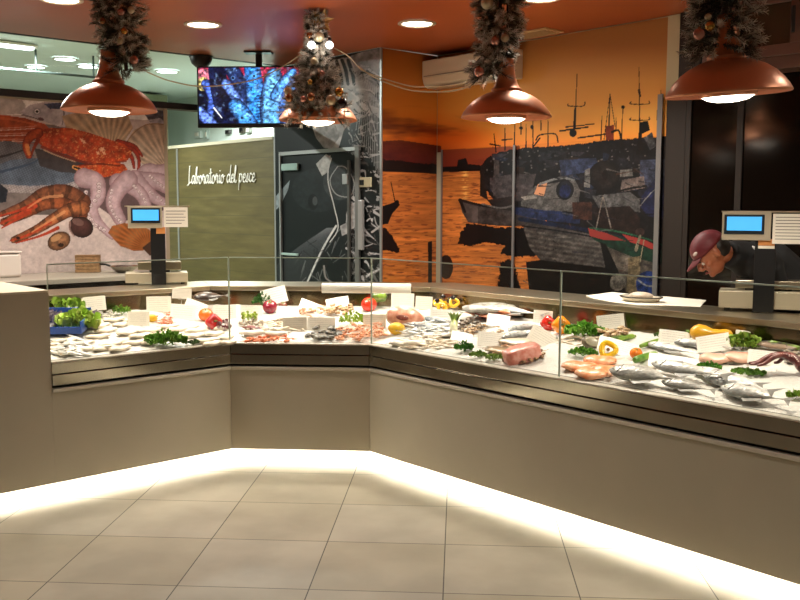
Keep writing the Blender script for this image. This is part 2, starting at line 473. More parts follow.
    for cx, cy in ((82, 140), (84, 142), (101, 150), (104, 153), (98, 153), (103, 149)):
        a.ell(cx, cy, 2.6, 0.9, 35, 'e9b489', a=0.8)
        a.ell(cx, cy, 0.8, 2.2, 20, 'e9b489', a=0.7)
    a.ell(74, 133, 12, 2.2, 8, 'd26a3a', a=0.5)
    a.stroke([(38, 133), (30, 137), (26, 146), (29, 156)], 5.5, 3.0, 'ab4520', edge='5e1e10', nz=0.4)
    a.stroke([(27, 146), (29, 154)], 2.2, 1.6, 'd98a4a', a=0.8); a.stroke([(38, 140), (34, 148), (31, 156)], 2.2, 0.8, '7a2c14')
    a.poly([(74, 166), (92, 163), (112, 162), (124, 164), (128, 170), (122, 177), (106, 179), (90, 177), (80, 172)], 'b4441c', fn=shell)
    a.stroke([(74, 167), (84, 171), (92, 172)], 1.8, 2.4, 'e09a50'); a.stroke([(74, 167), (80, 169)], 0.9, 1.2, '2a1510')
    a.stroke([(80, 165), (100, 164), (120, 166)], 0.8, 0.8, '5b1a0e', a=0.8)
    # octopus
    dk = '8a6a6e'; tc = 'b59a9e'
    a.poly([(78, 176), (100, 178), (132, 172), (176, 168), (176, 206), (150, 215), (120, 222), (96, 205), (80, 200)], '4a3638', a=0.85)
    arms = [([(176, 168), (160, 172), (148, 170), (140, 176)], 8, 6), ([(176, 190), (160, 182), (145, 180), (134, 178)], 9, 8),
            ([(135, 178), (146, 190), (158, 200), (176, 208)], 8, 4), ([(118, 182), (130, 186), (142, 196), (148, 212)], 9, 5),
            ([(128, 180), (118, 190), (113, 204), (120, 220)], 10, 6), ([(84, 178), (96, 182), (98, 196), (92, 208), (98, 222), (112, 236)], 10, 3.5)]
    for p, r0, r1 in arms: a.stroke(p, r0, r1, 'b99ea2', edge=dk, nz=0.12, ns=0.2)
    for p, n, r in (([(99, 184), (98, 196), (88, 210), (92, 222), (104, 230)], 13, 2.3), ([(86, 192), (85, 202), (87, 212), (94, 224)], 9, 2.2),
                    ([(112, 190), (110, 202), (114, 214), (121, 222)], 10, 1.9), ([(134, 186), (141, 194), (146, 204), (146, 214)], 9, 1.8),
                    ([(150, 176), (158, 183), (166, 189)], 7, 1.7), ([(150, 192), (160, 199), (168, 206)], 6, 1.4)):
        q = catmull(p, 12)
        for i in range(n):
            x, y = q[int(i*(len(q)-1)/(n-1))]
            a.ell(x, y, r, r*0.9, 0, 'eadcd8', edge='5a4046'); a.ell(x+0.2, y+0.2, r*0.4, r*0.36, 0, 'a98c90')
    # prawns
    for p, r0, r1, c in (([(82, 202), (66, 192), (44, 193), (26, 204), (2, 214)], 9, 3, '7d4a30'), ([(80, 214), (64, 204), (46, 204), (24, 214), (4, 222)], 8, 4, '8f4d2c'),
                         ([(82, 208), (70, 210), (52, 220), (36, 230), (14, 240)], 8, 3.5, 'a0603a')):
        a.stroke(p, r0, r1, c, edge='4a261a', nz=0.45, ns=0.3, bands=34)
    for p in ([(40, 200), (20, 210), (-8, 218)], [(36, 206), (12, 218), (-6, 226)], [(50, 222), (30, 234), (10, 241)], [(58, 228), (40, 236), (16, 243)], [(30, 212), (12, 222), (2, 228)]):
        a.stroke(p, 1.8, 0.7, 'a83a20', nz=0.3)
    for p in ([(62, 196), (44, 198), (28, 208)], [(64, 212), (48, 222), (32, 232)]): a.stroke(p, 1.6, 0.6, 'd89a6a', a=0.7)
    a.ell(18, 238, 2, 1.6, 0, '2a1010')
    # clams and shells
    a.ell(81, 227, 12.5, 10.5, 20, '4a2e2a', edge='1d1211', nz=0.3); a.ell(78, 222, 6, 3.5, 20, '8a6a62', a=0.6); a.stroke([(70, 222), (70, 230), (74, 236)], 1.2, 0.8, '9a7a70', a=0.7)
    a.ell(59, 241, 12, 9, -25, '8f6444', edge='3a2417', nz=0.45, ns=0.4); a.ell(56, 238, 6, 3, -25, 'c99a6a', a=0.7); a.ell(61, 245, 3, 2, 0, '2a1810')
    fan(a, 150, 250, [(108, 233), (112, 226), (124, 223), (138, 224), (150, 230), (153, 240), (148, 250), (134, 251), (120, 246)], 'a8602f', 'e9b988', 46)
    a.poly([(142, 248), (152, 240), (156, 252), (150, 256)], '4a3428')
    n1 = fbm(u*0.30, v*0.30, 81); n2 = fbm(u*1.1, v*1.1, 82)
    a.c *= np.clip(1.0+0.22*(n1-0.5)+0.12*(n2-0.5), 0.5, 1.25)[:, None]
    return a.c
def paint_harbor(u, v):
    a = Art(u, v, 'b07030')
    # where the corner of the room folds the picture, the horizon line still runs on
    side = u < 441
    t = np.clip((v-45)/120.0, 0, 1.3)
    stops = np.array([0, .3, .55, .78, .95, 1.3])
    cr = np.stack([C(x) for x in ('94561f', 'b4702c', 'cc8232', 'd07228', 'a83c1a', '5c1c14')])
    sky = np.stack([np.interp(t, stops, cr[:, i]) for i in range(3)], -1)
    cr2 = np.stack([C(x) for x in ('9a683a', 'cc944c', 'e2a552', 'e38e38', 'd06222', '7a2a1a')])
    sky2 = np.stack([np.interp(t, stops, cr2[:, i]) for i in range(3)], -1)
    w = np.clip((u-420)/60, 0, 1)[:, None]
    a.c[:] = sky*(1-w)+sky2*w
    n = fbm(u*0.018, v*0.10, 21)
    w = np.clip((n-0.52)*5, 0, 1)*np.clip((v-100)/25, 0, 1)*np.clip((560-u)/140, 0, 1)*0.75
    a.c[:] = a.c*(1-w[:, None])+C('54241c')*w[:, None]
    w = (np.clip((n-0.40)*4, 0, 1)*np.exp(-((v-132)/9.0)**2)*np.clip((470-u)/60, 0, 1)*0.9)[:, None]
    a.c[:] = a.c*(1-w)+C('4a2420')*w
    w = np.exp(-((v-138)/10)**2-((u-455)/40)**2)[:, None]*0.7
    a.c[:] = a.c*(1-w)+C('d85c18')*w
    # far bank
    a.poly([(370, 142), (400, 140), (441, 146), (441, 176), (370, 174)], '35141a', a=0.75, nz=0.2)
    a.poly([(370, 158), (392, 160), (420, 163), (441, 164), (441, 175), (370, 171)], '171010', rag=1.5)
    a.poly([(441, 150), (520, 146), (520, 172), (441, 174)], '47161a', a=0.6)
    a.poly([(441, 167), (457, 166), (458, 160), (466, 158), (468, 164), (480, 165), (480, 172), (441, 174)], '120d0e')
    # water
    def water(uu, vv, c):
        n = fbm(uu*0.05, vv*0.45, 30); n2 = fbm(uu*0.12, vv*0.9, 33)
        c = c*(0.62+0.62*n)[:, None]
        w = np.clip((n2-0.55)*6, 0, 0.7)[:, None]
        c = c*(1-w)+C('5a2a18')*w
        g = (np.exp(-((uu-465)/3.0)**2)*np.clip((230-vv)/60, 0, 1)*(n > 0.42))[:, None]*0.75
        return c*(1-g)+C('ffd070')*g
    a.poly([(360, 170.5), (441, 174), (441, 172), (520, 170), (700, 168), (700, 320), (360, 320)], 'c07034', fn=water)
    a.poly([(365, 172), (382, 171), (441, 174), (441, 230), (365, 226)], '8a4a26', a=0.28)
    # boat at the very left and its reflection
    a.poly([(360, 214), (383, 206), (398, 201), (400, 205), (392, 214), (388, 224), (360, 226)], '100d0f')
    a.poly([(360, 228), (386, 228), (392, 236), (400, 248), (398, 253), (384, 250), (360, 250)], '120d0e', rag=2)
    a.stroke([(391, 182), (395, 202)], 0.4, 0.5, '1a1210')
    a.ell(397, 202, 2.0, 2.0, 0, '0e0b0c')
    a.poly([(428, 242), (432, 241), (432, 285), (428, 285)], '1a1210'); a.ell(446, 267, 7, 12, 0, '1c1210')
    # mass of moored boats behind
    dark = '1c191c'
    a.poly([(480, 172), (486, 158), (500, 152), (520, 148), (560, 146), (607, 140), (640, 138), (690, 134), (690, 300), (560, 300), (545, 215), (500, 205), (484, 190)], dark, nz=0.6, ns=0.15, rag=2)
    for i in range(60):
        x = 486+rs.rand()*190; y = 150+rs.rand()*45
        a.poly([(x, y), (x+4+rs.rand()*12, y+rs.rand()*2), (x+4+rs.rand()*10, y+3+rs.rand()*8), (x, y+3+rs.rand()*8)], ('39373f', '2a2a34', '4a4650', '0e0e10', '3a2a24', '26304a')[rs.randint(6)], a=0.8, nz=0.3)
    for i in range(80):
        x = 484+rs.rand()*170; y = 146+rs.rand()*28+(x-484)*-0.02
        a.ell(x, y, 0.4+rs.rand()*0.9, 0.4+rs.rand()*0.8, 0, ('7a7678', '5a585c', '9a928c')[rs.randint(3)], a=0.8)
    # hulls in the middle distance
    a.poly([(480, 166), (486, 162), (484, 178), (488, 200), (480, 196)], '231a18')
    a.poly([(494, 160), (499, 160), (500, 196), (493, 196)], '5d5250', nz=0.3)
    a.poly([(490, 178), (513, 174), (536, 174), (530, 200), (506, 202), (496, 198), (490, 188)], '544b4d', nz=0.35)
    a.poly([(487, 200), (513, 196), (520, 214), (492, 206)], '241a1a')
    a.poly([(559, 160), (596, 158), (600, 170), (562, 176)], '3a4464', nz=0.4)
    a.poly([(640, 160), (690, 158), (690, 190), (655, 192), (640, 182)], '4a5068', nz=0.45)
    # masts
    mast = [((577, 74), (575, 128)), ((610, 94), (609, 126)), ((623, 107), (621, 146)), ((639, 67), (640, 150)), ((533, 118), (533, 150)), ((515, 122), (514, 150)), ((505, 128), (505, 150)), ((494, 134), (496, 152)),
            ((548, 120), (548, 148)), ((541, 116), (541, 130)), ((526, 124), (526, 148)), ((521, 120), (521, 134)), ((602, 116), (601, 140)), ((616, 118), (616, 130)), ((661, 90), (661, 130)), ((657, 110), (658, 150))]
    for p, q in mast: a.stroke([p, q], 0.35, 0.7, '2a1a16')
    for y in (104, 120): a.stroke([(631, y-2), (631, y), (648, y), (649, y-3)], 0.5, 0.5, '2a1a16')
    a.stroke([(568, 104), (569, 106), (583, 106), (585, 102)], 0.5, 0.5, '2a1a16'); a.stroke([(639, 90), (640, 96)], 1.2, 1.0, '2a1a16')
    a.stroke([(560, 131), (588, 127)], 0.9, 0.7, '17110f'); a.stroke([(566, 127), (594, 124)], 0.7, 0.5, '17110f')
    a.ell(573, 133, 3.6, 4, 0, '1a1614'); a.stroke([(575, 108), (574, 128)], 0.7, 0.9, '1a1412')
    a.stroke([(578, 138), (606, 134)], 0.8, 0.8, '17110f'); a.poly([(605, 126), (614, 125), (614, 140), (606, 140)], '6a2a18', nz=0.3)
    a.stroke([(610, 94), (604, 140)], 0.3, 0.4, '2a1a16'); a.stroke([(610, 94), (615, 126)], 0.3, 0.4, '2a1a16'); a.ell(623, 107, 1.8, 1.8, 0, '1a1412')
    a.stroke([(612, 132), (619, 131), (622, 145)], 1.2, 0.9, '17120f')
    a.poly([(640, 122), (648, 121), (650, 130), (642, 134), (642, 142), (648, 145), (648, 155), (636, 155)], '15110f')
    a.poly([(644, 138), (652, 132), (656, 146), (650, 150)], '5a5a5e', nz=0.5)
    for p in ([(536, 140), (540, 135), (555, 134), (558, 142)], [(534, 146), (540, 138)], [(502, 140), (512, 139)], [(490, 144), (500, 146)]): a.stroke(p, 0.7, 0.7, '201410')
    a.ell(532, 127, 1.6, 2.2, 0, '201410'); a.ell(521, 128, 2, 1.6, 0, '201410')
    # first boat: dark bow to the left
    a.poly([(459, 200), (466, 200), (478, 204), (500, 207), (520, 209), (545, 214), (545, 228), (520, 226), (500, 226), (480, 224), (468, 222), (462, 212)], '4a413f', nz=0.4, ns=0.2)
    a.stroke([(460, 200), (480, 205), (520, 211), (550, 216)], 1.4, 1.2, '191516'); a.stroke([(460, 200), (465, 212)], 1.8, 1.2, '121011')
    a.stroke([(482, 204), (500, 208), (512, 206)], 0.8, 1.0, '8a8584', a=0.8)
    a.poly([(468, 223), (500, 227), (545, 229), (560, 240), (560, 252), (536, 256), (516, 257), (500, 254), (505, 246), (486, 242), (470, 246), (458, 244), (460, 232)], '0e0b0d', rag=2.0)
    a.poly([(500, 262), (512, 258), (524, 300), (496, 300)], '120e0e', rag=3)
    # blue and grey boat
    a.poly([(523, 226), (530, 222), (560, 228), (600, 236), (640, 248), (640, 268), (600, 264), (560, 262), (540, 258), (530, 248)], '5b5350', nz=0.5, ns=0.12)
    def plank(uu, vv, c):
        s = np.sin((vv-uu*0.16)*1.3); return c*(0.86+0.14*s)[:, None]*(0.8+0.45*fbm(uu*0.08, vv*0.5, 40))[:, None]
    a.poly([(524, 230), (560, 234), (600, 241), (640, 254), (640, 270), (600, 268), (560, 264), (540, 260), (530, 248)], '6c6560', fn=plank)
    a.stroke([(520, 219), (550, 224), (590, 231), (640, 242)], 2.2, 1.8, '17213f'); a.stroke([(522, 226), (560, 231), (610, 240)], 0.7, 0.7, '0f1018')
    a.poly([(514, 207), (560, 211), (580, 216), (580, 224), (540, 220), (514, 214)], '28345e', nz=0.4)
    a.poly([(540, 260), (600, 267), (640, 272), (640, 300), (530, 300), (526, 262)], '14100f', nz=0.4, ns=0.2)
    # cabin with orange window
    a.poly([(521, 202), (535, 186), (560, 182), (575, 180), (580, 190), (578, 212), (540, 210), (521, 206)], '6a6664', nz=0.25)
    a.poly([(534, 194), (538, 184), (547, 183), (544, 196)], 'b07a58'); a.stroke([(540, 184), (560, 178), (574, 180)], 1.2, 1.0, '8a8a8a')
    a.poly([(521, 197), (533, 195), (538, 198), (524, 200)], 'a8a29a')
    a.ell(565, 190, 8.8, 10, 10, '2a2c36', edge='101014'); a.ell(565, 191, 5.5, 7, 10, '27305e', nz=0.3)
    # round net drum
    a.ell(604, 176, 15.5, 15, 0, '2c2422', edge='141011', nz=0.4, ns=0.3); a.ell(605, 175, 3, 5, 0, '15100f'); a.stroke([(604, 190), (602, 212)], 1.6, 1.2, '181212')
    a.poly([(585, 170), (590, 168), (590, 188), (584, 187)], '7a7674'); a.poly([(620, 170), (632, 169), (633, 176), (620, 177)], '85817c')
    a.poly([(622, 180), (644, 176), (645, 188), (620, 192)], '8c7a74', nz=0.15); a.stroke([(616, 192), (632, 188), (646, 186)], 1.0, 1.2, '1a1614')
    a.poly([(592, 196), (630, 192), (640, 200), (640, 212), (600, 210)], '6a6868', nz=0.35)
    a.poly([(572, 202), (592, 202), (592, 220), (573, 219)], '4a2c24', nz=0.3); a.poly([(592, 208), (630, 206), (640, 218), (640, 236), (600, 230)], '2a1c1a', nz=0.4)
    a.poly([(642, 196), (657, 176), (690, 180), (690, 225), (648, 216), (640, 206)], '252a52', nz=0.4); a.stroke([(640, 206), (650, 194), (657, 188)], 0.5, 0.5, '9a9a9a')
    for q in ((596, 229), (611, 228)): a.stroke([(603, 196), q], 0.5, 0.6, '9a8e84')
    # green and red boat
    a.poly([(590, 236), (600, 238), (612, 262), (630, 300), (690, 300), (690, 262), (650, 254), (620, 248)], '6b6258', nz=0.55, ns=0.15)
    a.poly([(587, 230), (612, 234), (640, 243), (665, 252), (690, 256), (690, 268), (660, 264), (635, 258), (610, 248), (594, 240)], '1c4030', nz=0.2)
    a.poly([(588, 228), (606, 233), (626, 241), (604, 240), (590, 236)], '7a2a26'); a.poly([(622, 234), (645, 240), (660, 247), (655, 250), (630, 242)], '8a2f2a')
    a.stroke([(590, 228), (620, 232), (650, 240), (668, 248)], 0.9, 0.7, '2a6a4a')
    a.poly([(600, 242), (606, 244), (618, 270), (628, 300), (612, 300)], '0f0d0e'); a.ell(640, 232, 4.5, 4, 0, '4a3430'); a.stroke([(640, 236), (636, 250)], 1.2, 1.6, 'a89a80')
    a.poly([(628, 258), (640, 256), (640, 270), (636, 296), (626, 292), (628, 272)], '8b7a5c', nz=0.4); a.stroke([(644, 240), (640, 262)], 0.5, 0.5, 'c0b090')
    a.ell(648, 284, 12, 13, 0, '233a78', nz=0.4); a.stroke([(638, 280), (648, 286), (660, 284)], 0.8, 0.8, 'a0a0a8')
    a.ell(618, 282, 8, 9, 30, '8a8278', nz=0.6, ns=0.5)
    a.poly([(657, 140), (690, 138), (690, 300), (657, 300)], '17120f', a=0.45, nz=0.4)
    for i in range(70):
        x = 520+rs.rand()*140; y = 165+rs.rand()*120; L = 3+rs.rand()*16; an = rs.randn()*0.35+0.15
        a.stroke([(x, y), (x+L*math.cos(an), y+L*math.sin(an))], 0.25+rs.rand()*0.7, 0.2, ('0d0c0e', '1a1618', '8a8480', '34303a', '5c3a2c')[rs.randint(5)], a=0.7)
    m = (u > 478) & (v > 120) & (a.c[:, 0]-a.c[:, 2] < 0.25)
    n1 = fbm(u*0.22, v*0.22, 71); n2 = fbm(u*0.9, v*0.9, 72)
    f = np.where(m, np.clip(0.36+0.62*n1+0.45*(n2-0.5), 0.22, 1.15), 1.0)
    a.c *= f[:, None]
    return a.c
def paint_bw(u, v):
    """black and white picture of hands hauling nets"""
    a = Art(u, v, '20272a')
    a.c[:] = C('0c1112')*(0.8+0.5*fbm(u*0.05, v*0.05, 50)[:, None])
    # knitted sleeve and pale arm, upper right
    a.poly([(318, 66), (342, 58), (360, 56), (384, 44), (384, 120), (372, 116), (352, 120), (344, 130), (338, 150), (326, 148), (318, 136), (312, 120), (330, 112)], 'b4b0b0', nz=0.4, ns=0.12)
    a.poly([(340, 60), (384, 44), (384, 110), (366, 104), (358, 80), (346, 74)], '928e90', nz=0.5, ns=0.2)
    for i in range(4):
        x = 330+i*6
        a.stroke([(x, 60), (x+4, 72), (x+6, 84)], 1.6, 1.6, '2a2a2c', bands=60); a.stroke([(x+3, 60), (x+7, 72), (x+9, 84)], 0.5, 0.5, 'c0bcbc')
    a.poly([(312, 126), (334, 122), (340, 136), (332, 148), (324, 148), (316, 138)], '9a9492', nz=0.3)
    # net on the right
    for i in range(260):
        x = 346+rs.rand()*38; y = 66+rs.rand()*222
        an = -1.1+rs.rand()*1.6; L = 4+rs.rand()*14; q = (x+math.cos(an)*L, y-math.sin(an)*L*1.3); m = ((x+q[0])/2+rs.randn()*2, (y+q[1])/2+rs.randn()*2)
        a.stroke([(x, y), m, q], 0.3+rs.rand()*1.5, 0.3, ('aaa6a6', '75716f', '0c0e10', '060708', '55514f', 'cfcaca', '151719')[rs.randint(7)], a=0.8)
    for i in range(14):
        a.stroke([(352+i*2.2, 70+i*1.5), (360+i*1.6, 90+i*3), (356+i*2, 130+i*4)], 0.45, 0.35, 'b8b4b4', a=0.75)
    # dim shapes on the door
    a.ell(318, 190, 26, 22, 0, '23292b', a=0.6, nz=0.5); a.ell(340, 182, 17, 18, 0, '3b3d3e', a=0.7, nz=0.4)
    a.stroke([(338, 166), (330, 180), (336, 194), (350, 196), (354, 182), (346, 168), (338, 166)], 0.5, 0.5, '8a8a88')
    a.poly([(316, 164), (326, 154), (332, 158), (328, 172), (322, 176)], 'a8a6a2', nz=0.3); a.poly([(276, 196), (290, 180), (288, 190), (280, 206), (276, 210)], '7a8284', nz=0.3)
    a.stroke([(330, 156), (328, 180), (334, 206), (338, 228), (330, 242)], 0.6, 0.5, 'b0aeaa')
    a.ell(313, 202, 5, 8, 0, '0b0c0d'); a.ell(315, 201, 2.6, 4.5, 0, '3a3d3f')
    for i in range(26): a.stroke([(334-i*0.3, 228), (318-i*1.5, 262), (300-i*1.8, 300)], 0.3, 0.25, '77777a', a=0.45)
    a.stroke([(336, 226), (322, 250), (306, 285)], 1.0, 0.8, 'bab8b4')
    for i in range(60):
        x = 300+rs.rand()*60; y = 225+rs.rand()*65
        a.stroke([(x, y), (x+rs.randn()*6, y+4+rs.rand()*8)], 0.5, 0.3, ('6a6a6a', '8c8a88', '0a0c0e')[rs.randint(3)], a=0.6)
    a.poly([(346, 214), (350, 204), (362, 200), (363, 226), (354, 228), (346, 232)], '9e9a98', nz=0.4); a.poly([(340, 226), (348, 222), (350, 232), (342, 236)], '8c8886', nz=0.4)
    a.stroke([(372, 232), (380, 226), (386, 220)], 1.0, 0.8, 'a09c9a'); a.stroke([(324, 266), (326, 278), (336, 284)], 1, 0.7, '77716e')
    return a.c
def paint_screen(u, v):
    a = Art(u, v, '0a0f24')
    a.poly([(190, 60), (310, 60), (310, 84), (190, 84)], '8a1f3a', nz=0.6, ns=0.2)
    a.ell(204, 76, 9, 7, 0, 'c06a7a', nz=0.3); a.ell(203, 84, 6, 7, 0, 'b0a060', nz=0.3)
    def mk(uu, vv, c):
        n = fbm(uu*0.35, vv*0.5, 60); w = np.clip((0.46-n)*9, 0, 1)[:, None]
        return c*(0.75+0.6*n)[:, None]*(1-w)+C('060a1c')*w
    for p, r0, r1, c in (([(206, 84), (212, 100), (206, 128)], 5, 3, '4a6ad0'), ([(214, 70), (216, 92), (222, 120)], 6, 4, '141a3a'), ([(220, 72), (222, 90), (232, 118)], 6, 8, '0c1028'),
                         ([(232, 70), (240, 84), (246, 102)], 7, 8, '20305a'), ([(200, 112), (208, 120), (214, 126)], 6, 5, '6a8af0'), ([(226, 84), (238, 100), (246, 112)], 5, 5, '6a90e8'),
                         ([(252, 68), (255, 90), (258, 122)], 8, 11, '3a90f0'), ([(236, 106), (244, 116), (252, 130)], 8, 9, '4a9ae8'), ([(274, 76), (270, 100), (272, 128)], 8, 12, '6ab4f4'),
                         ([(293, 72), (282, 84), (276, 96)], 4, 6, '5aa0f0'), ([(296, 84), (288, 100), (290, 126)], 6, 10, '4a80d0'), ([(306, 70), (302, 90), (306, 120)], 6, 9, '3a60b0')):
        a.stroke(p, r0, r1, c, edge='10183c', a=1.0)
    k = np.arange(len(u)); n = fbm(u*0.45, v*0.6, 61)
    w = np.clip((n-0.62)*10, 0, 1)*0.75; a.put(k, w, C('050818')*np.ones((len(u), 1)))
    n = fbm(u*0.25+30, v*0.2, 64); w = np.clip((n-0.55)*5, 0, 1)*0.5; a.put(k, w, C('a8d4ff')*np.ones((len(u), 1)))
    for x, y, r in ((254, 76, 3), (274, 84, 2.6), (233, 78, 3), (242, 118, 3)): a.ell(x, y, r*.7, r*.7, 0, '5a88c0', a=.6); a.ell(x, y, r*.4, r*.4, 0, '060814')
    a.stroke([(214, 108), (222, 118)], 0.8, 0.4, 'e8f0ff')
    n = fbm(u*0.4, v*0.5, 66); a.c *= np.clip(0.1+1.9*n, 0.1, 1.7)[:, None]
    for y in range(96, 126, 3): a.stroke([(256, y), (262, y-1)], 0.4, 0.4, '0a1440')
    return a.c
# ------------------------------------------------------------------ shell of the room
def tile_mat():
    m = bpy.data.materials.new('porcelain_floor_tiles'); m.use_nodes = True
    nt = m.node_tree; b = nt.nodes['Principled BSDF']
    tc = nt.nodes.new('ShaderNodeTexCoord'); mp = nt.nodes.new('ShaderNodeMapping')
    mp.inputs['Location'].default_value = (1.254+6.0, -5.775+12.0, 0)
    nt.links.new(tc.outputs['Object'], mp.inputs[0])
    br = nt.nodes.new('ShaderNodeTexBrick'); br.offset = 0; br.squash = 1
    br.inputs['Scale'].default_value = 1.0; br.inputs['Brick Width'].default_value = 0.6; br.inputs['Row Height'].default_value = 0.6
    br.inputs['Mortar Size'].default_value = 0.0028; br.inputs['Mortar Smooth'].default_value = 0.1; br.inputs['Bias'].default_value = 0
    br.inputs['Color1'].default_value = (*lin('989080'), 1); br.inputs['Color2'].default_value = (*lin('918874'), 1)
    br.inputs['Mortar'].default_value = (*lin('3c342a'), 1)
    nt.links.new(mp.outputs[0], br.inputs['Vector'])
    nz = nt.nodes.new('ShaderNodeTexNoise'); nz.inputs['Scale'].default_value = 2.2; nz.inputs['Detail'].default_value = 6
    nt.links.new(tc.outputs['Object'], nz.inputs['Vector'])
    mr = nt.nodes.new('ShaderNodeMapRange'); mr.inputs[1].default_value = 0.35; mr.inputs[2].default_value = 0.65; mr.inputs[3].default_value = 0.82; mr.inputs[4].default_value = 1.08
    nt.links.new(nz.outputs['Fac'], mr.inputs[0])
    mu = nt.nodes.new('ShaderNodeMix'); mu.data_type = 'RGBA'; mu.blend_type = 'MULTIPLY'; mu.inputs[0].default_value = 1
    nt.links.new(br.outputs['Color'], mu.inputs[6]); nt.links.new(mr.outputs[0], mu.inputs[7])
    nt.links.new(mu.outputs[2], b.inputs['Base Color']); b.inputs['Roughness'].default_value = 0.55
    b.inputs['Specular IOR Level'].default_value = 0.25
    return m
def wood_mat(name, c1, c2, c3):
    m = bpy.data.materials.new(name); m.use_nodes = True
    nt = m.node_tree; b = nt.nodes['Principled BSDF']
    tc = nt.nodes.new('ShaderNodeTexCoord'); mp = nt.nodes.new('ShaderNodeMapping'); mp.inputs['Scale'].default_value = (1.6, 1.6, 12)
    nt.links.new(tc.outputs['Object'], mp.inputs[0])
    nz = nt.nodes.new('ShaderNodeTexNoise'); nz.inputs['Scale'].default_value = 1.4; nz.inputs['Detail'].default_value = 5
    nt.links.new(mp.outputs[0], nz.inputs['Vector'])
    cr = nt.nodes.new('ShaderNodeValToRGB'); cr.color_ramp.elements[0].position = 0.3; cr.color_ramp.elements[1].position = 0.72
    cr.color_ramp.elements[0].color = (*lin(c1), 1); cr.color_ramp.elements[1].color = (*lin(c3), 1)
    e = cr.color_ramp.elements.new(0.5); e.color = (*lin(c2), 1)
    nt.links.new(nz.outputs['Fac'], cr.inputs[0])
    sx = nt.nodes.new('ShaderNodeSeparateXYZ'); nt.links.new(tc.outputs['Object'], sx.inputs[0])
    fr = nt.nodes.new('ShaderNodeMath'); fr.operation = 'MODULO'; nt.links.new(sx.outputs[2], fr.inputs[0]); fr.inputs[1].default_value = 0.2
    lt = nt.nodes.new('ShaderNodeMath'); lt.operation = 'LESS_THAN'; nt.links.new(fr.outputs[0], lt.inputs[0]); lt.inputs[1].default_value = 0.004
    mx = nt.nodes.new('ShaderNodeMix'); mx.data_type = 'RGBA'; nt.links.new(lt.outputs[0], mx.inputs[0])
    nt.links.new(cr.outputs[0], mx.inputs[6]); mx.inputs[7].default_value = (*lin('3a3a22'), 1)
    nt.links.new(mx.outputs[2], b.inputs['Base Color']); b.inputs['Roughness'].default_value = 0.5
    return m
b = MB(); b.box((-0.5, 5.5, -0.05), (15, 19, 0.1)); struct(b.build('floor', tile_mat()))
CEIL = mat('copper_ceiling_paint', 'a8522a', 0.42, 0, var=0.10, scale=1.2, spec=0.5)
cx = (WB-WL)/2; cy = (WB+WL)/2
b = MB(); b.prism([(5, -3), (5, 3.5), (-0.2, 8.7), (-0.69, 8.23), (cx, cy), (-6.5, WL-6.5), (-6.5, -3)], HC, HC+0.09); struct(b.build('ceiling', CEIL))
SHOPW = mat('shop_wall_plaster', '6e5a44', 0.7)
b = MB(); b.box((-0.75, -3.05, 1.6), (11.6, 0.1, 3.2)); struct(b.build('wall_back', SHOPW))
b = MB(); b.box((5.05, 0.3, 1.6), (0.1, 6.6, 3.2)); struct(b.build('wall_right', SHOPW))
b = MB(); b.box((-6.55, 2.5, 1.6), (0.1, 11, 3.2)); struct(b.build('wall_left', SHOPW))

def wall_slab(name, A, B, z0, z1, th, m, kind=True, parent=None):
    """slab from A to B whose visible face is the line AB, thickness behind it"""
    A = Vector((A[0], A[1], 0)); B = Vector((B[0], B[1], 0)); d = (B-A).normalized(); n = Vector((-d.y, d.x, 0))
    b = MB(); b.prism([(A.x, A.y), (B.x, B.y), (B.x+n.x*th, B.y+n.y*th), (A.x+n.x*th, A.y+n.y*th)], z0, z1)
    o = b.build(name, m, parent)
    if kind: struct(o)
    return o
def pl(u, a, b_, c, v=200):
    p = at_plane(u, v, a, b_, c); return (p.x, p.y)
HARB = vcol_mat('harbour_print', 0.42, spec=0.3)
SEAP = vcol_mat('seafood_print', 0.4, spec=0.3)
BWP = vcol_mat('net_print', 0.38, spec=0.3)
GAIN = 1.0
# corners of the plan
K = (-0.209, 8.709); E = (-0.69, 8.23)
wall_slab('wall_harbour', K, (5.0, 3.5), 0, HC, 0.12, CREAM)
wall_slab('wall_corner', (E[0]+0.02, E[1]+0.01), (K[0]-0.01, K[1]), 0, HC-0.004, 0.10, CREAM)
GW = pl(275, 1, 1, WB)
wall_slab('wall_door', (GW[0], GW[1]), (E[0], E[1]), 0, HC-0.003, 0.09, mat('dark_wall', '23282b', 0.6))
OLIVE = wood_mat('olive_planks', '4b4222', '554c28', '605631')
wall_slab('wall_olive', (-4.0, WB+4.0), (GW[0]-0.004, GW[1]+0.004), 0, 2.375, 0.10, OLIVE)
wall_slab('trim_1', (-4.0, WB+4.0-0.012), (GW[0]-0.02, GW[1]+0.02-0.012), 2.377, 2.41, 0.12, CREAM)
a_ = pl(177, 1, 1, WB-0.012); b_ = pl(178.4, 1, 1, WB-0.012)
wall_slab('trim_2', a_, b_, 0, 2.372, 0.006, ALU)
a_ = pl(274.2, 1, 1, WB-0.016); b_ = pl(275.6, 1, 1, WB-0.016)
wall_slab('trim_3', a_, b_, 0, HC-0.005, 0.004, ALU)
a_ = pl(379.6, 1, 1, WB-0.02); b_ = pl(381.4, 1, 1, WB-0.02)
wall_slab('trim_4', a_, b_, 0, HC-0.005, 0.012, ALU)
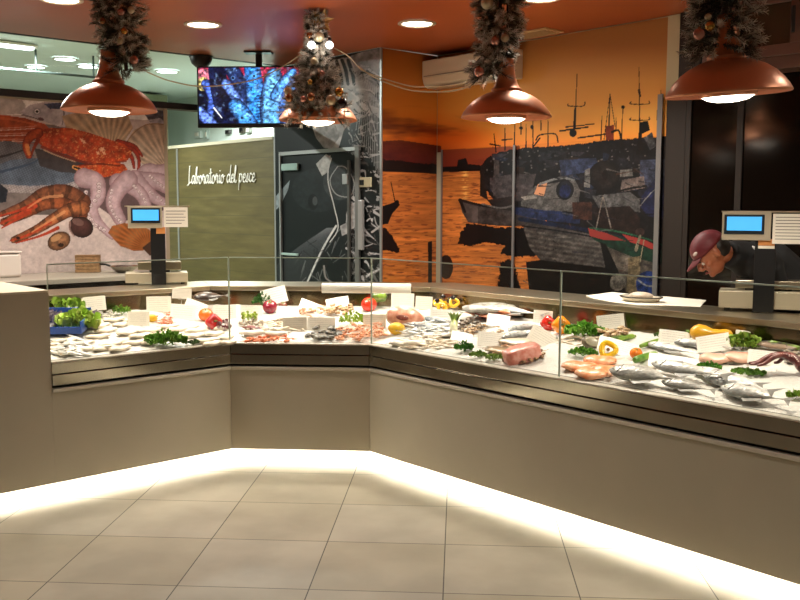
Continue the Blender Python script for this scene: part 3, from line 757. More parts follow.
# partition with the seafood print
PEND = pl(168, -1, 1, WL)
zr = at_plane(63, 97, -1, 1, WL).z
wall_slab('wall_partition', (-6.4, WL-6.4), (PEND[0], PEND[1]), 0, zr-0.03, 0.10, CREAM)
RAIL = mat('black_rail', '17130f', 0.45)
b = MB(); A = Vector((-6.4, WL-6.4-0.015, 0)); B2 = Vector((cx-0.02, cx-0.02+WL-0.015, 0)); n = Vector((-1, 1, 0)).normalized()
b.prism([(A.x, A.y), (B2.x, B2.y), (B2.x+n.x*.12, B2.y+n.y*.12), (A.x+n.x*.12, A.y+n.y*.12)], zr-0.028, zr+0.028); struct(b.build('trim_5', RAIL))
# glazing above the rail
wall_slab('window_1', (-6.4, WL-6.4+0.03), (cx-0.05, cx-0.05+WL+0.03), zr+0.03, HC+0.02, 0.006, glass_mat('lab_glass', (0.95, 0.98, 0.97), 1.15))
# laboratory beyond
LABC = mat('lab_ceiling', 'dbe8e4', 0.6)
b = MB(); b.prism([(-6.4, 4.7), (cx, cy+0.12), (-0.6, 8.9), (-0.6, 10.6), (-3.6, 14.6), (-12, 7)], 3.22, 3.27); struct(b.build('ceiling_lab', LABC))
wall_slab('wall_lab', (-11, 7.0), (-4.35, 13.65), 0, 3.22, 0.08, mat('lab_far_wall', '9aaaa2', 0.6))
wall_slab('wall_lab_side', (-4.35, 13.65), (-0.6, 9.9), 0, 3.22, 0.08, MINT)
# fascia between the two ceilings
b = MB(); p0 = (-6.4, WL-6.4+0.05); p1 = (cx, cx+WL+0.05); b.prism([p0, p1, (p1[0]-.03, p1[1]+.03), (p0[0]-.03, p0[1]+.03)], HC, 3.22); struct(b.build('trim_6', RAIL))
TUBE = emat('fluorescent', 'f4fbff', 7.0)
def slim(u0, v0, u1, v1, z):
    return at_z(u0, v0, z), at_z(u1, v1, z)
for i, (u, v, r) in enumerate(((65, 58.5, .10), (88, 66, .1), (167, 71, .11), (36, 66.5, .09))):
    p = at_z(u, v, 3.215)
    if p.y-p.x > 17.6: p = p*(17.4/(p.y-p.x)); p.z = 3.215
    t = thing('ceiling_light', ('round ceiling light of the back room, above the mackerel print', 'small round back room ceiling light beside the first pendant', 'round ceiling light between pendant and screen in the back room',
        'faint round ceiling light far back in the preparation room')[i], 'ceiling light', (p.x, p.y, 3.215), group='lights of the preparation room')
    b = MB(); b.lathe([(r*1.25, 0), (r*1.25, -0.01), (r, -0.012)], 24); b.build('rim', WHITEP, t)
    b = MB(); b.lathe([(0.001, -0.011), (r, -0.011)], 24); b.build('diffuser', TUBE, t)
    lamp('SPOT', 'round_lamp_light', (0, 0, -0.03), LAB_W*0.42, t, color=(0.95, 1.0, 0.94), spot_size=2.8, spot_blend=0.5, shadow_soft_size=r)
a, c = slim(-30, 39, 32, 46.5, 3.2)
t = thing('strip_light', 'bright fluorescent batten under the pale ceiling of the back room', 'ceiling light', ((a.x+c.x)/2, (a.y+c.y)/2, 3.21))
ang = math.atan2(c.y-a.y, c.x-a.x); L = (c-a).length
b = MB(); b.box((0, 0, -0.012), (L+0.06, 0.14, 0.022), Matrix.Rotation(ang, 3, 'Z')); b.build('housing', WHITEP, t)
b = MB(); b.box((0, 0, -0.034), (L, 0.09, 0.02), Matrix.Rotation(ang, 3, 'Z')); b.build('diffuser', TUBE, t)
l = lamp('AREA', 'tube_light', (0, 0, -0.05), LAB_W*1.2, t, color=(0.95, 1.0, 0.94), shape='RECTANGLE', size=L, size_y=0.08); l.rotation_euler = (0, 0, ang)
a = at_z(-20, 66, 3.0); c = at_z(97, 77.5, 3.0)
t = thing('cable_rail', 'thin dark rail hung under the back room ceiling', 'rail', tuple(a))
b = MB(); b.tube([Vector((0, 0, 0)), c-a], 0.012); b.build('bar', mat('dark_rail', '4a5654', 0.5), t)
for f in (0.46, 0.97):
    b = MB(); q = (c-a)*f; b.tube([q, q+Vector((0, 0, 0.21))], 0.011); b.build('hanger', mat('dark_rail', '4a5654', 0.5), t)
t = thing('ceiling_light', 'added unseen light behind the olive plank wall, brightening the mint wall', 'ceiling light', (-2.75, 11.0, 3.215), group='lights of the preparation room')  # extra fixture hidden from view, added to brighten the mint wall
b = MB(); b.lathe([(.15, 0), (.15, -0.01), (.12, -0.012)], 24); b.build('rim', WHITEP, t)
b = MB(); b.lathe([(0.001, -0.011), (.12, -0.011)], 24); b.build('diffuser', TUBE, t)
lamp('SPOT', 'round_lamp_light', (0, 0, -0.03), 380, t, color=(0.95, 1.0, 0.96), spot_size=2.9, spot_blend=0.4, shadow_soft_size=.1)
# olive part of the far lab wall, added as a panel, pale shelf things above the olive wall
q0 = at_plane(139, 80, -1, 1, 16.5); q1 = at_plane(167, 80, -1, 1, 16.5)
t = thing('olive_wall_panel', 'olive wall panel seen through the glazing above the print', 'cupboard', (q0.x, q0.y, 0))
b = MB(); d = q1-q0; d.z = 0; n = Vector((-d.y, d.x, 0)).normalized()*0.5
b.prism([(0, 0), (d.x, d.y), (d.x+n.x, d.y+n.y), (n.x, n.y)], 0.02, 3.19); b.build('carcass', mat('olive_panel_paint', '777c5e', 0.6), t)
for (u0, u1, v0, v1, nm, lb, c) in ((193, 203, 131, 138, 'wall_socket', 'pale socket plate on the mint wall above the olive planks', 'c5d2cb'), (206, 208.5, 130, 139, 'wall_socket', 'slim pale switch plate beside the socket above the planks', 'a9b8b0'),
        (225, 232, 130, 134, 'cable_bundle', 'small dark cable bundle on the mint wall', '4a4a46'), (239, 246, 126, 133, 'control_box', 'dark little control box under the screen', '39362c'), (246, 252, 127, 133, 'control_box', 'grey little control box under the screen', '6f756c')):
    p = at_plane((u0+u1)/2, (v0+v1)/2, 1, 1, 9.27); s = (p-CAMP).dot(AX_W)/F
    t = thing(nm, lb, 'socket' if 'socket' in nm else 'control box', tuple(p), (0, 0, -PI/4))
    b = MB(); b.box((0, 0, 0), ((u1-u0)*s*1.3, 0.04, (v1-v0)*s)); b.build('plate', mat('small_'+c, c, 0.5), t, bevel=0.006)
    b = MB(); b.box((0, -0.024, 0), ((u1-u0)*s*0.7, 0.01, (v1-v0)*s*0.5)); b.build('insert', WHITEP if c > '5' else BLACKP, t)

# ------------------------------------------------------------------ prints on the walls
def dshift(P, a): return (P[0]+a[0], P[1]+a[1])
A = (-4.35, WL-4.35-0.02); B = (PEND[0]-0.01, PEND[1]-0.01-0.02)
zt = at_plane(100, 103, -1, 1, WL-0.02).z
o = print_panel('seafood_print', A, B, 1.10, zr-0.05, paint_seafood, SEAP, GAIN*0.95, res=0.0052)
tag(o, 'wall print of crab, octopus, prawns, scallops and fish', 'wall print')
wall_slab('trim_7', (PEND[0]-0.012, PEND[1]-0.012-0.025), (PEND[0]+0.012, PEND[1]+0.012-0.025), 0.9, zr-0.03, 0.01, mat('beige_trim', 'a08f78', 0.5))
# net print on the door wall (around the door) and on the door leaf
z_d = 2.222
n = (-0.008, -0.008)
G0 = pl(275.6, 1, 1, WB-0.014); G1 = pl(379.6, 1, 1, WB-0.014)
D0 = pl(280, 1, 1, WB-0.014); D1 = pl(359.5, 1, 1, WB-0.014)
t = thing('net_print', 'black and white wall print of a hand and fishing nets around the steel framed door', 'wall print', (0, 0, 0))
print_panel('upper_board', G0, G1, z_d+0.01, HC-0.01, paint_bw, BWP, 0.95, t, thick=0.008)
print_panel('side_board', D1, G1, 0.02, z_d+0.01, paint_bw, BWP, 0.95, t, thick=0.008)
print_panel('edge_board', G0, D0, 0.02, z_d+0.01, paint_bw, BWP, 0.95, t, thick=0.008)
t = thing('cold_room_door', 'printed door with a slim metal frame beside the olive plank wall', 'door', (0, 0, 0))
D0i = pl(282, 1, 1, WB-0.02); D1i = pl(357, 1, 1, WB-0.02)
print_panel('door_leaf', D0i, D1i, 0.02, z_d-0.02, paint_bw, BWP, 0.95, t, thick=0.012)
def on_wall_box(nm, u0, v0, u1, v1, c, th, m, par, proud=0.0, bev=0.0):
    """box on a wall line x+y=c between two sketch points"""
    p = at_plane(u0, v0, 1, 1, c-proud*R2); q = at_plane(u1, v1, 1, 1, c-proud*R2)
    L = math.hypot(q.x-p.x, q.y-p.y); H = abs(q.z-p.z)
    mid = (p+q)/2+N45*(th/2)
    b = MB(); b.box((0, 0, 0), (L, th, H)); o = b.build(nm, m, par, bevel=bev)
    o.rotation_euler = (0, 0, -PI/4); o.location = mid
    if par is not None and par.type == 'EMPTY' and par.location.length > 0:
        o.location = Matrix.Rotation(-par.rotation_euler.z, 3, 'Z') @ (mid-par.location); o.rotation_euler = (0, 0, -PI/4-par.rotation_euler.z)
    return o
def vbar(nm, u, wpx, z0, z1, c, m, par, proud, th=0.02):
    p = at_plane(u, 200, 1, 1, c-proud*R2); s = (p-CAMP).dot(AX_W)/F
    b = MB(); b.box((0, 0, 0), (wpx*s*1.35, th, z1-z0)); o = b.build(nm, m, par); o.location = (p.x, p.y, (z0+z1)/2); o.rotation_euler = (0, 0, -PI/4); return o
vbar('frame_post', 280.6, 1.6, 0.02, z_d+0.02, WB, ALU, t, 0.03)
vbar('frame_post', 357.6, 4.6, 0.02, z_d+0.02, WB, mat('frame_grey', '7c7b78', 0.4, 0.6), t, 0.03)
vbar('frame_post', 349, 2.4, 0.02, z_d-0.1, WB, mat('frame_grey_dark', '55534f', 0.4, 0.6), t, 0.028)
p = at_plane(280, 152, 1, 1, WB-0.04); q = at_plane(360, 152, 1, 1, WB-0.04)
b = MB(); b.box((0, 0, 0), (math.hypot(q.x-p.x, q.y-p.y), 0.02, 0.034), Matrix.Rotation(-PI/4, 3, 'Z')); b.build('frame_head', ALU, t, ((p.x+q.x)/2, (p.y+q.y)/2, z_d))
on_wall_box('hinge', 281, 164, 297, 170, WB, 0.02, mat('hinge_glass_green', '8fa8a0', 0.3), t, 0.05, 0.003)
on_wall_box('hinge', 281, 252.5, 297, 256, WB, 0.02, mat('hinge_glass_green', '8fa8a0', 0.3), t, 0.05, 0.003)
on_wall_box('pull_handle', 357.5, 200, 362, 250, WB, 0.03, mat('handle_grey', '9a9896', 0.35, 0.4), t, 0.06, 0.006)
on_wall_box('latch', 342, 174, 347, 184, WB, 0.02, ALU, t, 0.05, 0.003)
t = thing('keypad', 'small cream keypad on the wall by the door frame', 'keypad', tuple(at_plane(364, 182, 1, 1, WB-0.05)))
on_wall_box('case', 358.5, 177.5, 370, 187, WB, 0.03, mat('keypad_cream', 'b9b294', 0.5), t, 0.03, 0.004)
on_wall_box('window', 359.5, 180, 363, 185, WB, 0.01, BLACKP, t, 0.042)
# harbour print: sky boards up to the ceiling and sliding panels below
t = thing('harbor_print', 'large sunset harbour wall print with masts against an orange sky', 'wall print', (0, 0, 0))
print_panel('corner_board', (E[0]+0.02, E[1]-0.005), (K[0]+0.002, K[1]-0.018), 0.02, HC-0.01, paint_harbor, HARB, GAIN*1.2, t, thick=0.008)
zp = 2.222
HP0 = pl(437, 1, 1, WR-0.012); HP1 = pl(664, 1, 1, WR-0.012)
print_panel('sky_board', (K[0]+0.006, K[1]-0.006-0.012), HP1, zp-0.02, HC-0.01, paint_harbor, HARB, GAIN*1.25, t, thick=0.006)
for i, (u0, u1, lb) in enumerate(((441, 514, 'sliding panel printed with sunset water and a dark boat bow'), (514.4, 657, 'widest sliding panel, printed with moored fishing boats'), (657.4, 672, 'narrow printed panel against the brown door frame'))):
    A = pl(u0, 1, 1, WR-0.045); B = pl(u1, 1, 1, WR-0.045)
    tt = thing('sliding_panel', lb, 'panel', (0, 0, 0))
    print_panel('board', A, B, 0.02, zp if i < 2 else 2.5, paint_harbor, HARB, GAIN*1.05, tt, thick=0.02)
    vbar('edge_profile', u1-0.4 if i < 2 else u0+1, 2.0 if i == 0 else 2.6, 0.02, zp if i == 0 else 2.52, WR, mat('panel_profile', '8d8c8c', 0.35, 0.6), tt, 0.05 if i < 2 else 0.055, 0.012)
    if i == 0: vbar('edge_profile', u0+0.5, 1.2, 0.02, zp, WR, mat('panel_profile', '8d8c8c', 0.35, 0.6), tt, 0.045, 0.01)
# pale post right of the print, dark frame and glazed front
POST0 = pl(662.5, 1, 1, WR-0.03); POST1 = pl(674.5, 1, 1, WR-0.03)
wall_slab('trim_8', (POST0[0], POST0[1]), (POST1[0], POST1[1]), 2.5, HC-0.004, 0.03, mat('pale_post', 'c3bc9c', 0.6))
BROWN = mat('dark_brown_frame', '1f140b', 0.5)
wall_slab('trim_9', pl(664, 1, 1, WR-0.06), pl(683, 1, 1, WR-0.06), 0, 2.5, 0.03, BROWN)
wall_slab('trim_10', pl(674.5, 1, 1, WR-0.05), pl(695, 1, 1, WR-0.05), 2.5, HC-0.004, 0.03, BROWN)
t = thing('glazed_cabinet', 'tall dark glazed cabinet behind the person in the red cap', 'cabinet', (0, 0, 0))
DG = mat('dark_glass', '120c08', 0.12, spec=0.35)
A = Vector((*pl(683, 1, 1, WR-0.04), 0)); B = Vector((*pl(735, 1, 1, WR-0.04), 0)); C2 = Vector((*pl(860, 1, 1, WR-0.04), 0))
for j, (p, q) in enumerate(((A, B), (B, C2))):
    b = MB(); d = (q-p).normalized(); nn = N45*0.02
    b.prism([(p.x, p.y), (q.x, q.y), (q.x+nn.x, q.y+nn.y), (p.x+nn.x, p.y+nn.y)], 0.9, 2.7)
    b.build('glass_door', DG, t)
for p, w in ((A, 0.05), (B, 0.045)):
    b = MB(); q = p+U45*w; m_ = -N45*0.012; b.prism([(p.x+m_.x, p.y+m_.y), (q.x+m_.x, q.y+m_.y), (q.x, q.y), (p.x, p.y)], 0.9, 2.7); b.build('stile', BROWN, t)
b = MB(); m_ = -N45*0.03; b.prism([(A.x+m_.x, A.y+m_.y), (C2.x+m_.x, C2.y+m_.y), (C2.x, C2.y), (A.x, A.y)], 0.84, 0.9); b.build('sill', BROWN, t)
b = MB(); b.prism([(A.x, A.y), (C2.x, C2.y), (C2.x+.02, C2.y+.02), (A.x+.02, A.y+.02)], 0.02, 0.84); b.build('lower_panel', BROWN, t)
# wall cupboard, upper right
t = thing('wall_cupboard', 'mauve brown wall cupboard with a dark glass door, above the glazed cabinet', 'cupboard', (0, 0, 0))
MAUVE = mat('mauve_brown_lacquer', '6b4c42', 0.35)
zc = at_plane(770, 70, 1, 1, WR-0.35).z
A = Vector((*pl(697, 1, 1, WR-0.35), 0)); B = Vector((*pl(880, 1, 1, WR-0.35), 0)); nn = N45*0.2
b = MB(); b.prism([(A.x, A.y), (B.x, B.y), (B.x+nn.x, B.y+nn.y), (A.x+nn.x, A.y+nn.y)], zc, HC-0.004); b.build('carcass', MAUVE, t, bevel=0.004)
for ua, ub in ((700, 795.5), (797, 872)):
    P0 = Vector((*pl(ua, 1, 1, WR-0.36), 0)); P1 = Vector((*pl(ub, 1, 1, WR-0.36), 0)); d = P1-P0; L = d.length
    dr = None; b = MB(); z0, z1 = zc+0.08, HC-0.03; fw = 0.07
    for (x0, x1, a0, a1) in ((0, L, z0, z0+fw), (0, L, z1-fw, z1), (0, fw, z0+fw, z1-fw), (L-fw, L, z0+fw, z1-fw)):
        p = P0+U45*x0; q = P0+U45*x1; b.prism([(p.x-.02, p.y-.02), (q.x-.02, q.y-.02), (q.x, q.y), (p.x, p.y)], a0, a1)
    dr = b.build('door', MAUVE, t, bevel=0.003)
    b = MB(); p = P0+U45*fw; q = P0+U45*(L-fw); b.prism([(p.x-.008, p.y-.008), (q.x-.008, q.y-.008), (q.x, q.y), (p.x, p.y)], z0+fw, z1-fw); b.build('pane', mat('smoked_glass', '2a271a', 0.08, spec=0.8), dr)
    b = MB(); p = P0+U45*(L-0.035) if ua < 750 else P0+U45*0.035
    b.box((p.x-.045, p.y-.045, HC-0.22), (0.02, 0.02, 0.16)); b.build('handle', mat('bronze_handle', '1f1712', 0.4, 0.5), dr)

# ------------------------------------------------------------------ counters
DIRN = Vector((-1, 1, 0)).normalized()
SPL = at_plane(558, 300, 1, 1, CR)
def node(k, w):
    if k == 'LL': p = Vector((-3.9, CL-3.9, 0))+DIRN*w
    elif k == 'L': p = Vector((-2.325, CL-2.325, 0))+DIRN*w
    elif k == 'A': p = Vector((YM-CL-(R2-1)*w, YM+w, 0))
    elif k == 'B': p = Vector((CR-YM+(R2-1)*w, YM+w, 0))
    elif k == 'S': p = Vector((SPL.x, SPL.y, 0))+N45*w
    elif k == 'R': p = Vector((2.6, CR-2.6, 0))+N45*w
    return p
def slab(nm, k0, k1, w0, w1, z0, z1, m, par, g=0.0, bev=0.0, z1b=None):
    a, b2, c, d = node(k0, w0), node(k1, w0), node(k1, w1), node(k0, w1)
    t = (b2-a).normalized()*g; 
    P = [a+t, b2-t, c-t, d+t]
    b = MB()
    if z1b is None: z1b = z1
    vs = [(p.x, p.y, z0) for p in P]+[(P[0].x, P[0].y, z1), (P[1].x, P[1].y, z1), (P[2].x, P[2].y, z1b), (P[3].x, P[3].y, z1b)]
    b.add(vs, [(3, 2, 1, 0), (4, 5, 6, 7), (0, 1, 5, 4), (1, 2, 6, 5), (2, 3, 7, 6), (3, 0, 4, 7)])
    return b.build(nm, m, par, bevel=bev)
WHITEPL = mat('white_plinth', 'e9e6da', 0.5)
LED = emat('led_strip', 'fff6e0', LED_E)
def counter(lb, k0, k1, panes):
    t = thing('display_counter', lb, 'counter', (0, 0, 0), group='refrigerated fish display counters')
    slab('plinth', k0, k1, 0.09, 0.13, 0.0, 0.135, WHITEPL, t)
    slab('led_strip', k0, k1, 0.045, 0.085, 0.126, 0.132, LED, t)
    slab('front_panel', k0, k1, 0.0, 0.025, 0.1, 0.634, TAUPE, t, 0.0008); slab('panel_core', k0, k1, 0.0255, 0.089, 0.134, 0.634, DARKGAP, t)
    slab('lip', k0, k1, -0.014, 0.09, 0.6345, 0.656, LIPW, t, 0.0005, 0.003)
    slab('shadow_gap', k0, k1, 0.02, 0.09, 0.656, 0.674, DARKGAP, t)
    slab('lower_band', k0, k1, -0.012, 0.09, 0.674, 0.735, STEEL, t, 0.001, 0.002)
    slab('upper_band', k0, k1, -0.004, 0.045, 0.739, 0.802, STEEL, t, 0.001, 0.002)
    slab('top_trim', k0, k1, -0.006, 0.05, 0.8025, 0.812, LIPW, t, 0.001, 0.002)
    slab('carcass', k0, k1, 0.092, 0.88, 0.12, 0.79, DARKGAP, t, 0, 0, 0.90)
    slab('back_panel', k0, k1, 0.882, 0.90, 0.12, 1.075, STEEL_B, t)
    slab('worktop', k0, k1, 0.87, 1.30, 1.077, 1.112, STEEL_D, t, 0.001, 0.004)
    slab('back_doors', k0, k1, 1.2, 1.22, 0.12, 1.075, STEEL, t)
    for a, c in panes:
        g = slab('glass_pane', a, c, 0.018, 0.026, 0.814, 1.368, GLASS, t, 0.003)
        slab('glass_edge', a, c, 0.018, 0.026, 1.368, 1.3745, GEDGE, g, 0.003)
        for kk, sgn in ((a, 1), (c, -1)):
            o_ = (node(c, 0.02)-node(a, 0.02)).normalized()*sgn
            p = node(kk, 0.022)+o_*0.0028; b = MB(); b.box((p.x, p.y, 1.09), (0.005, 0.005, 0.555), Matrix.Rotation(PI/4 if a != 'A' else 0, 3, 'Z')); b.build('glass_edge', GEDGE, g)
    return t
counter('fish display counter beside the raised cashier block, seafood print behind', 'L', 'A', [('L', 'A')])
counter('short middle fish display counter facing the shop floor', 'A', 'B', [('A', 'B')])
counter('longest fish display counter, in front of the person in the red cap', 'B', 'R', [('B', 'S'), ('S', 'R')])
t = thing('cashier_counter', 'raised taupe counter block at the end of the fish display', 'counter', (0, 0, 0))
slab('plinth', 'LL', 'L', 0.09, 0.13, 0, 0.135, WHITEPL, t)
slab('led_strip', 'LL', 'L', 0.045, 0.085, 0.126, 0.132, LED, t)
slab('front_panel', 'LL', 'L', 0.0, 0.03, 0.1, 1.213, TAUPE, t)
slab('side_panel', 'LL', 'L', 0.031, 0.95, 0.136, 1.213, TAUPE, t)
slab('counter_top', 'LL', 'L', 0.0, 0.95, 1.2135, 1.225, mat('pale_top', 'cfc6b0', 0.45), t)
# wash of the LED strips on the floor
for k0, k1 in (('LL', 'L'), ('L', 'A'), ('A', 'B'), ('B', 'S'), ('S', 'R')):
    a, b2 = node(k0, 0.065), node(k1, 0.065); d = b2-a
    l = lamp('AREA', 'led_strip_light', ((a.x+b2.x)/2, (a.y+b2.y)/2, 0.124), LED_W*d.length, color=(1, 0.95, 0.84), shape='RECTANGLE', size=d.length, size_y=0.03)
    l.rotation_euler = (0, 0, math.atan2(d.y, d.x))

# ------------------------------------------------------------------ behind the counters: back worktop and what stands on it
zb = at_plane(41, 273, -1, 1, WL-0.05).z
t = thing('back_worktop', 'long steel worktop under the seafood print', 'worktop', (0, 0, 0))
a = Vector((-5.6, WL-5.6-0.06, 0)); c = Vector((-3.05, WL-3.05-0.06, 0))
nn = Vector((1, -1, 0)).normalized()*0.72
b = MB(); b.prism([(a.x, a.y), (a.x+nn.x, a.y+nn.y), (c.x+nn.x, c.y+nn.y), (c.x, c.y)], zb-0.04, zb); b.build('top', mat('pale_worktop', 'aaa294', 0.4, 0.2), t, bevel=0.004)
nn2 = nn*0.93
b = MB(); b.prism([(a.x, a.y), (a.x+nn2.x, a.y+nn2.y), (c.x+nn2.x-.02, c.y+nn2.y-.02), (c.x-.02, c.y-.02)], 0.1, zb-0.042); b.build('cabinet', mat('dark_steel', '3d3833', 0.35, 0.8), t)
b = MB(); b.prism([(a.x, a.y), (a.x+nn2.x*.9, a.y+nn2.y*.9), (c.x+nn2.x*.9-.04, c.y+nn2.y*.9-.04), (c.x-.04, c.y-.04)], 0.0, 0.1); b.build('plinth', BLACKP, t)
for f in (0.2, 0.5, 0.8):
    p = a+nn2+(c-a)*f; b = MB(); b.box((p.x+.015, p.y-.015, zb-0.12), (0.4, 0.02, 0.03), Matrix.Rotation(PI/4, 3, 'Z')); b.build('handle', STEEL, t)
def on_back(u, v): return at_z(u, v, zb)
p = on_back(6, 268.0); s = (p-CAMP).dot(AX_W)/F
p = CAMP+(p-CAMP)*0.86; p.z = zb
p = at_plane(5, 266, -1, 1, WL-0.45); p.z = zb+0.001; s = (p-CAMP).dot(AX_W)/F
t = thing('plastic_tub', 'white plastic tub on the back worktop', 'tub', tuple(p), (0, 0, PI/4))
b = MB(); W = 26*s; b.box((0, 0, 24*s/2), (W, W*0.8, 24*s)); b.build('body', mat('white_plastic', 'cfc5bc', 0.4), t, bevel=0.02)
b = MB(); b.box((0, 0, 25.0*s), (W*1.05, W*0.85, 1.8*s)); b.build('lid', mat('white_plastic', 'cfc5bc', 0.4), t, bevel=0.006)
p = at_plane(88, 262, -1, 1, WL-0.3); p.z = zb+0.001; s = (p-CAMP).dot(AX_W)/F
t = thing('wooden_box', 'little slatted wooden box in front of the seafood print', 'box', tuple(p), (0, 0, 0.25))
WOODB = mat('basket_wood', 'a07c55', 0.6, var=0.35, scale=40)
b = MB()
for i in range(5): b.box((0, -0.05, 0.014+i*0.028), (22*s, 0.01, 0.024))
for i in range(5): b.box((11*s, 0.0, 0.014+i*0.028), (0.01, 0.1, 0.024))
for i in range(5): b.box((-11*s, 0.0, 0.014+i*0.028), (0.01, 0.1, 0.024))
b.box((0, 0.05, 0.07), (22*s, 0.01, 0.138)); b.box((0, 0, 0.006), (21*s, 0.095, 0.01)); b.build('slats', WOODB, t)
b = MB(); b.box((0, 0, 0.1425), (23*s, 0.12, 0.006)); b.build('lid', WOODB, t)
p = at_plane(124, 265, -1, 1, WL-0.62); p.z = zb+0.001; s = (p-CAMP).dot(AX_W)/F
t = thing('steel_bowl', 'shallow steel bowl on the back worktop by the weighing scale', 'bowl', tuple(p))
b = MB(); r = 14*s; b.lathe([(0.001, 0), (r*.5, 0.002), (r*.8, 0.03), (r, 0.055), (r*1.04, 0.057), (r*.97, 0.056), (r*.76, 0.034), (r*.45, 0.008), (0.001, 0.006)], 32); b.build('bowl_body', mat('bowl_steel', 'c4beb4', 0.2, 1.0), t)
b = MB(); b.tube([(-r, 0, 0.055), (-r*1.35, 0, 0.068), (-r*1.8, 0, 0.07)], 0.009, 8); b.build('handle', BLACKP, t)

# weighing scales
def scale(lb, u, v, W, D, s_over=None):
    """D: sketch extents dict, built upright facing the viewer"""
    p = at_z(u, v, 1.113); s = (p-CAMP).dot(AX_W)/F; q = ray(u, v)
    t = thing('weighing_scale', lb, 'scale', tuple(p), (0, 0, math.atan2(-q.x, q.y)))
    def bx(nm, x0, y0, x1, y1, d0, d1, m, par=t, bev=0.003):
        b = MB(); b.box(((x0+x1)/2*s-u*s, (d0+d1)/2, (v-(y0+y1)/2)*s), ((x1-x0)*s, d1-d0, abs(y1-y0)*s)); return b.build(nm, m, par, bevel=bev)
    SC_M = mat('scale_housing', 'b0a58f', 0.4, 0.2)
    for k, (nm, x0, y0, x1, y1, d0, d1, mm) in enumerate(D):
        m_ = {'c': SC_M, 'b': BLACKP, 'w': mat('paper_notice', 'e4ded0', 0.7, bump=0), 's': STEEL_D, 'l': emat('scale_lcd', '3fa0e0', 0.9), 'o': mat('orange_sticker', 'd08a4a', 0.5), 'd': mat('dark_bezel', '1c242c', 0.3), 'k': mat('ink_grey', '6a665e', 0.7)}[mm]
        par = t
        if '>' in nm: nm, pn = nm.split('>'); par = [c for c in t.children if c.name.split('.')[0] == pn][0]
        bx(nm, x0, y0, x1, y1, d0, d1, m_, par, 0.003 if mm in 'cbs' else 0.0)
    return t
scale('weighing scale with a lit blue display in front of the octopus print', 159, 284, 60, [
    ('base', 127, 272.5, 187, 282, -0.06, 0.16, 'c'), ('foot', 131, 282, 135, 284, -0.04, 0.0, 'b'), ('foot', 180, 282, 184, 284, -0.04, 0.0, 'b'),
    ('platter', 139, 262, 181, 270, 0.0, 0.16, 's'), ('platter_support', 150, 269.8, 170, 272.7, 0.03, 0.13, 'b'), ('column', 152, 228, 166, 283.8, -0.09, -0.062, 'b'),
    ('head', 131, 206.5, 163.5, 228, -0.10, -0.04, 'c'), ('bezel>head', 134, 208.5, 161.5, 223, -0.104, -0.1, 'd'), ('screen>head', 135.8, 210, 160.2, 220.5, -0.107, -0.1041, 'l'),
    ('notice', 165, 207.5, 188, 227, -0.1, -0.098, 'w'), ('line>notice', 167, 211.0, 186, 211.6, -0.1009, -0.1001, 'k'), ('line>notice', 167, 214.0, 184, 214.6, -0.1009, -0.1001, 'k'), ('line>notice', 167, 217, 186, 217.6, -0.1009, -0.1001, 'k'), ('line>notice', 167, 220, 185, 220.6, -0.1009, -0.1001, 'k'), ('line>notice', 167, 223, 182, 223.6, -0.1009, -0.1001, 'k'), ('notice_rail', 128, 206, 190, 207.2, -0.098, -0.09, 's'),
    ('sticker>column', 157.5, 227, 166, 233.5, -0.0925, -0.0905, 'o')])
scale('weighing scale with a lit blue display in front of the person in the red cap', 762, 311, 80, [
    ('base', 721, 291, 812, 308, -0.06, 0.16, 'c'), ('foot', 726, 308, 732, 311, -0.04, 0.0, 'b'), ('platter', 736, 281, 800, 289, 0.02, 0.2, 's'), ('platter_support', 745, 288.9, 785, 291.2, 0.05, 0.15, 'b'),
    ('column', 753, 240, 772.5, 310.8, -0.09, -0.062, 'b'), ('head', 722, 212.5, 767, 240, -0.11, -0.04, 'c'), ('bezel>head', 724, 215, 761, 234, -0.114, -0.11, 'd'), ('screen>head', 726.5, 217, 758.5, 230.5, -0.117, -0.1141, 'l'),
    ('notice', 768.5, 214, 818, 243, -0.11, -0.108, 'w')]+[('line>notice', 771, y, 812-(i*7) % 9, y+0.7, -0.1109, -0.1101, 'k') for i, y in enumerate((217, 220, 223, 226, 229, 232, 235, 238))]+[('notice_rail', 721, 211.3, 820, 212.8, -0.112, -0.1, 's'), ('sticker>column', 756, 238.5, 771, 245, -0.0925, -0.0905, 'o'), ('sticker>column', 756, 245.3, 771, 248, -0.0925, -0.0905, 'w')])
# white paper and tray on the worktop
p = at_z(632, 300, 1.113)
t = thing('paper_sheet', 'white wrapping paper spread on the worktop behind the display', 'paper', tuple(p))
b = MB(); pts = [at_z(u, v, 1.114) for u, v in ((586, 296), (612, 293), (640, 295), (668, 297), (706, 301), (700, 307), (668, 306), (640, 306), (612, 302), (594, 299))]
b.add([(q.x-p.x, q.y-p.y, 0.004+0.004*math.sin(i*2.1)) for i, q in enumerate(pts)]+[(q.x-p.x, q.y-p.y, 0.0015) for q in pts], [tuple(range(9, -1, -1))]+[tuple(range(10, 20))]+[(i, (i+1) % 10, 10+(i+1) % 10, 10+i) for i in range(10)]); b.build('sheet', mat('wrapping_paper', 'ece6d8', 0.6), t)
p = at_z(641, 300.5, 1.122); s = (p-CAMP).dot(AX_W)/F
t = thing('oval_dish', 'oval dish with a dark rim lying on the white wrapping paper', 'dish', tuple(p), (0, 0, -0.6))
b = MB(); b.lathe([(0.001, 0.0), (0.10, 0.0), (0.122, 0.022), (0.118, 0.024), (0.10, 0.008), (0.001, 0.008)], 32); o = b.build('dish_body', mat('pale_dish', 'c9bda8', 0.35), t); o.scale = (1.1, 0.8, 1)
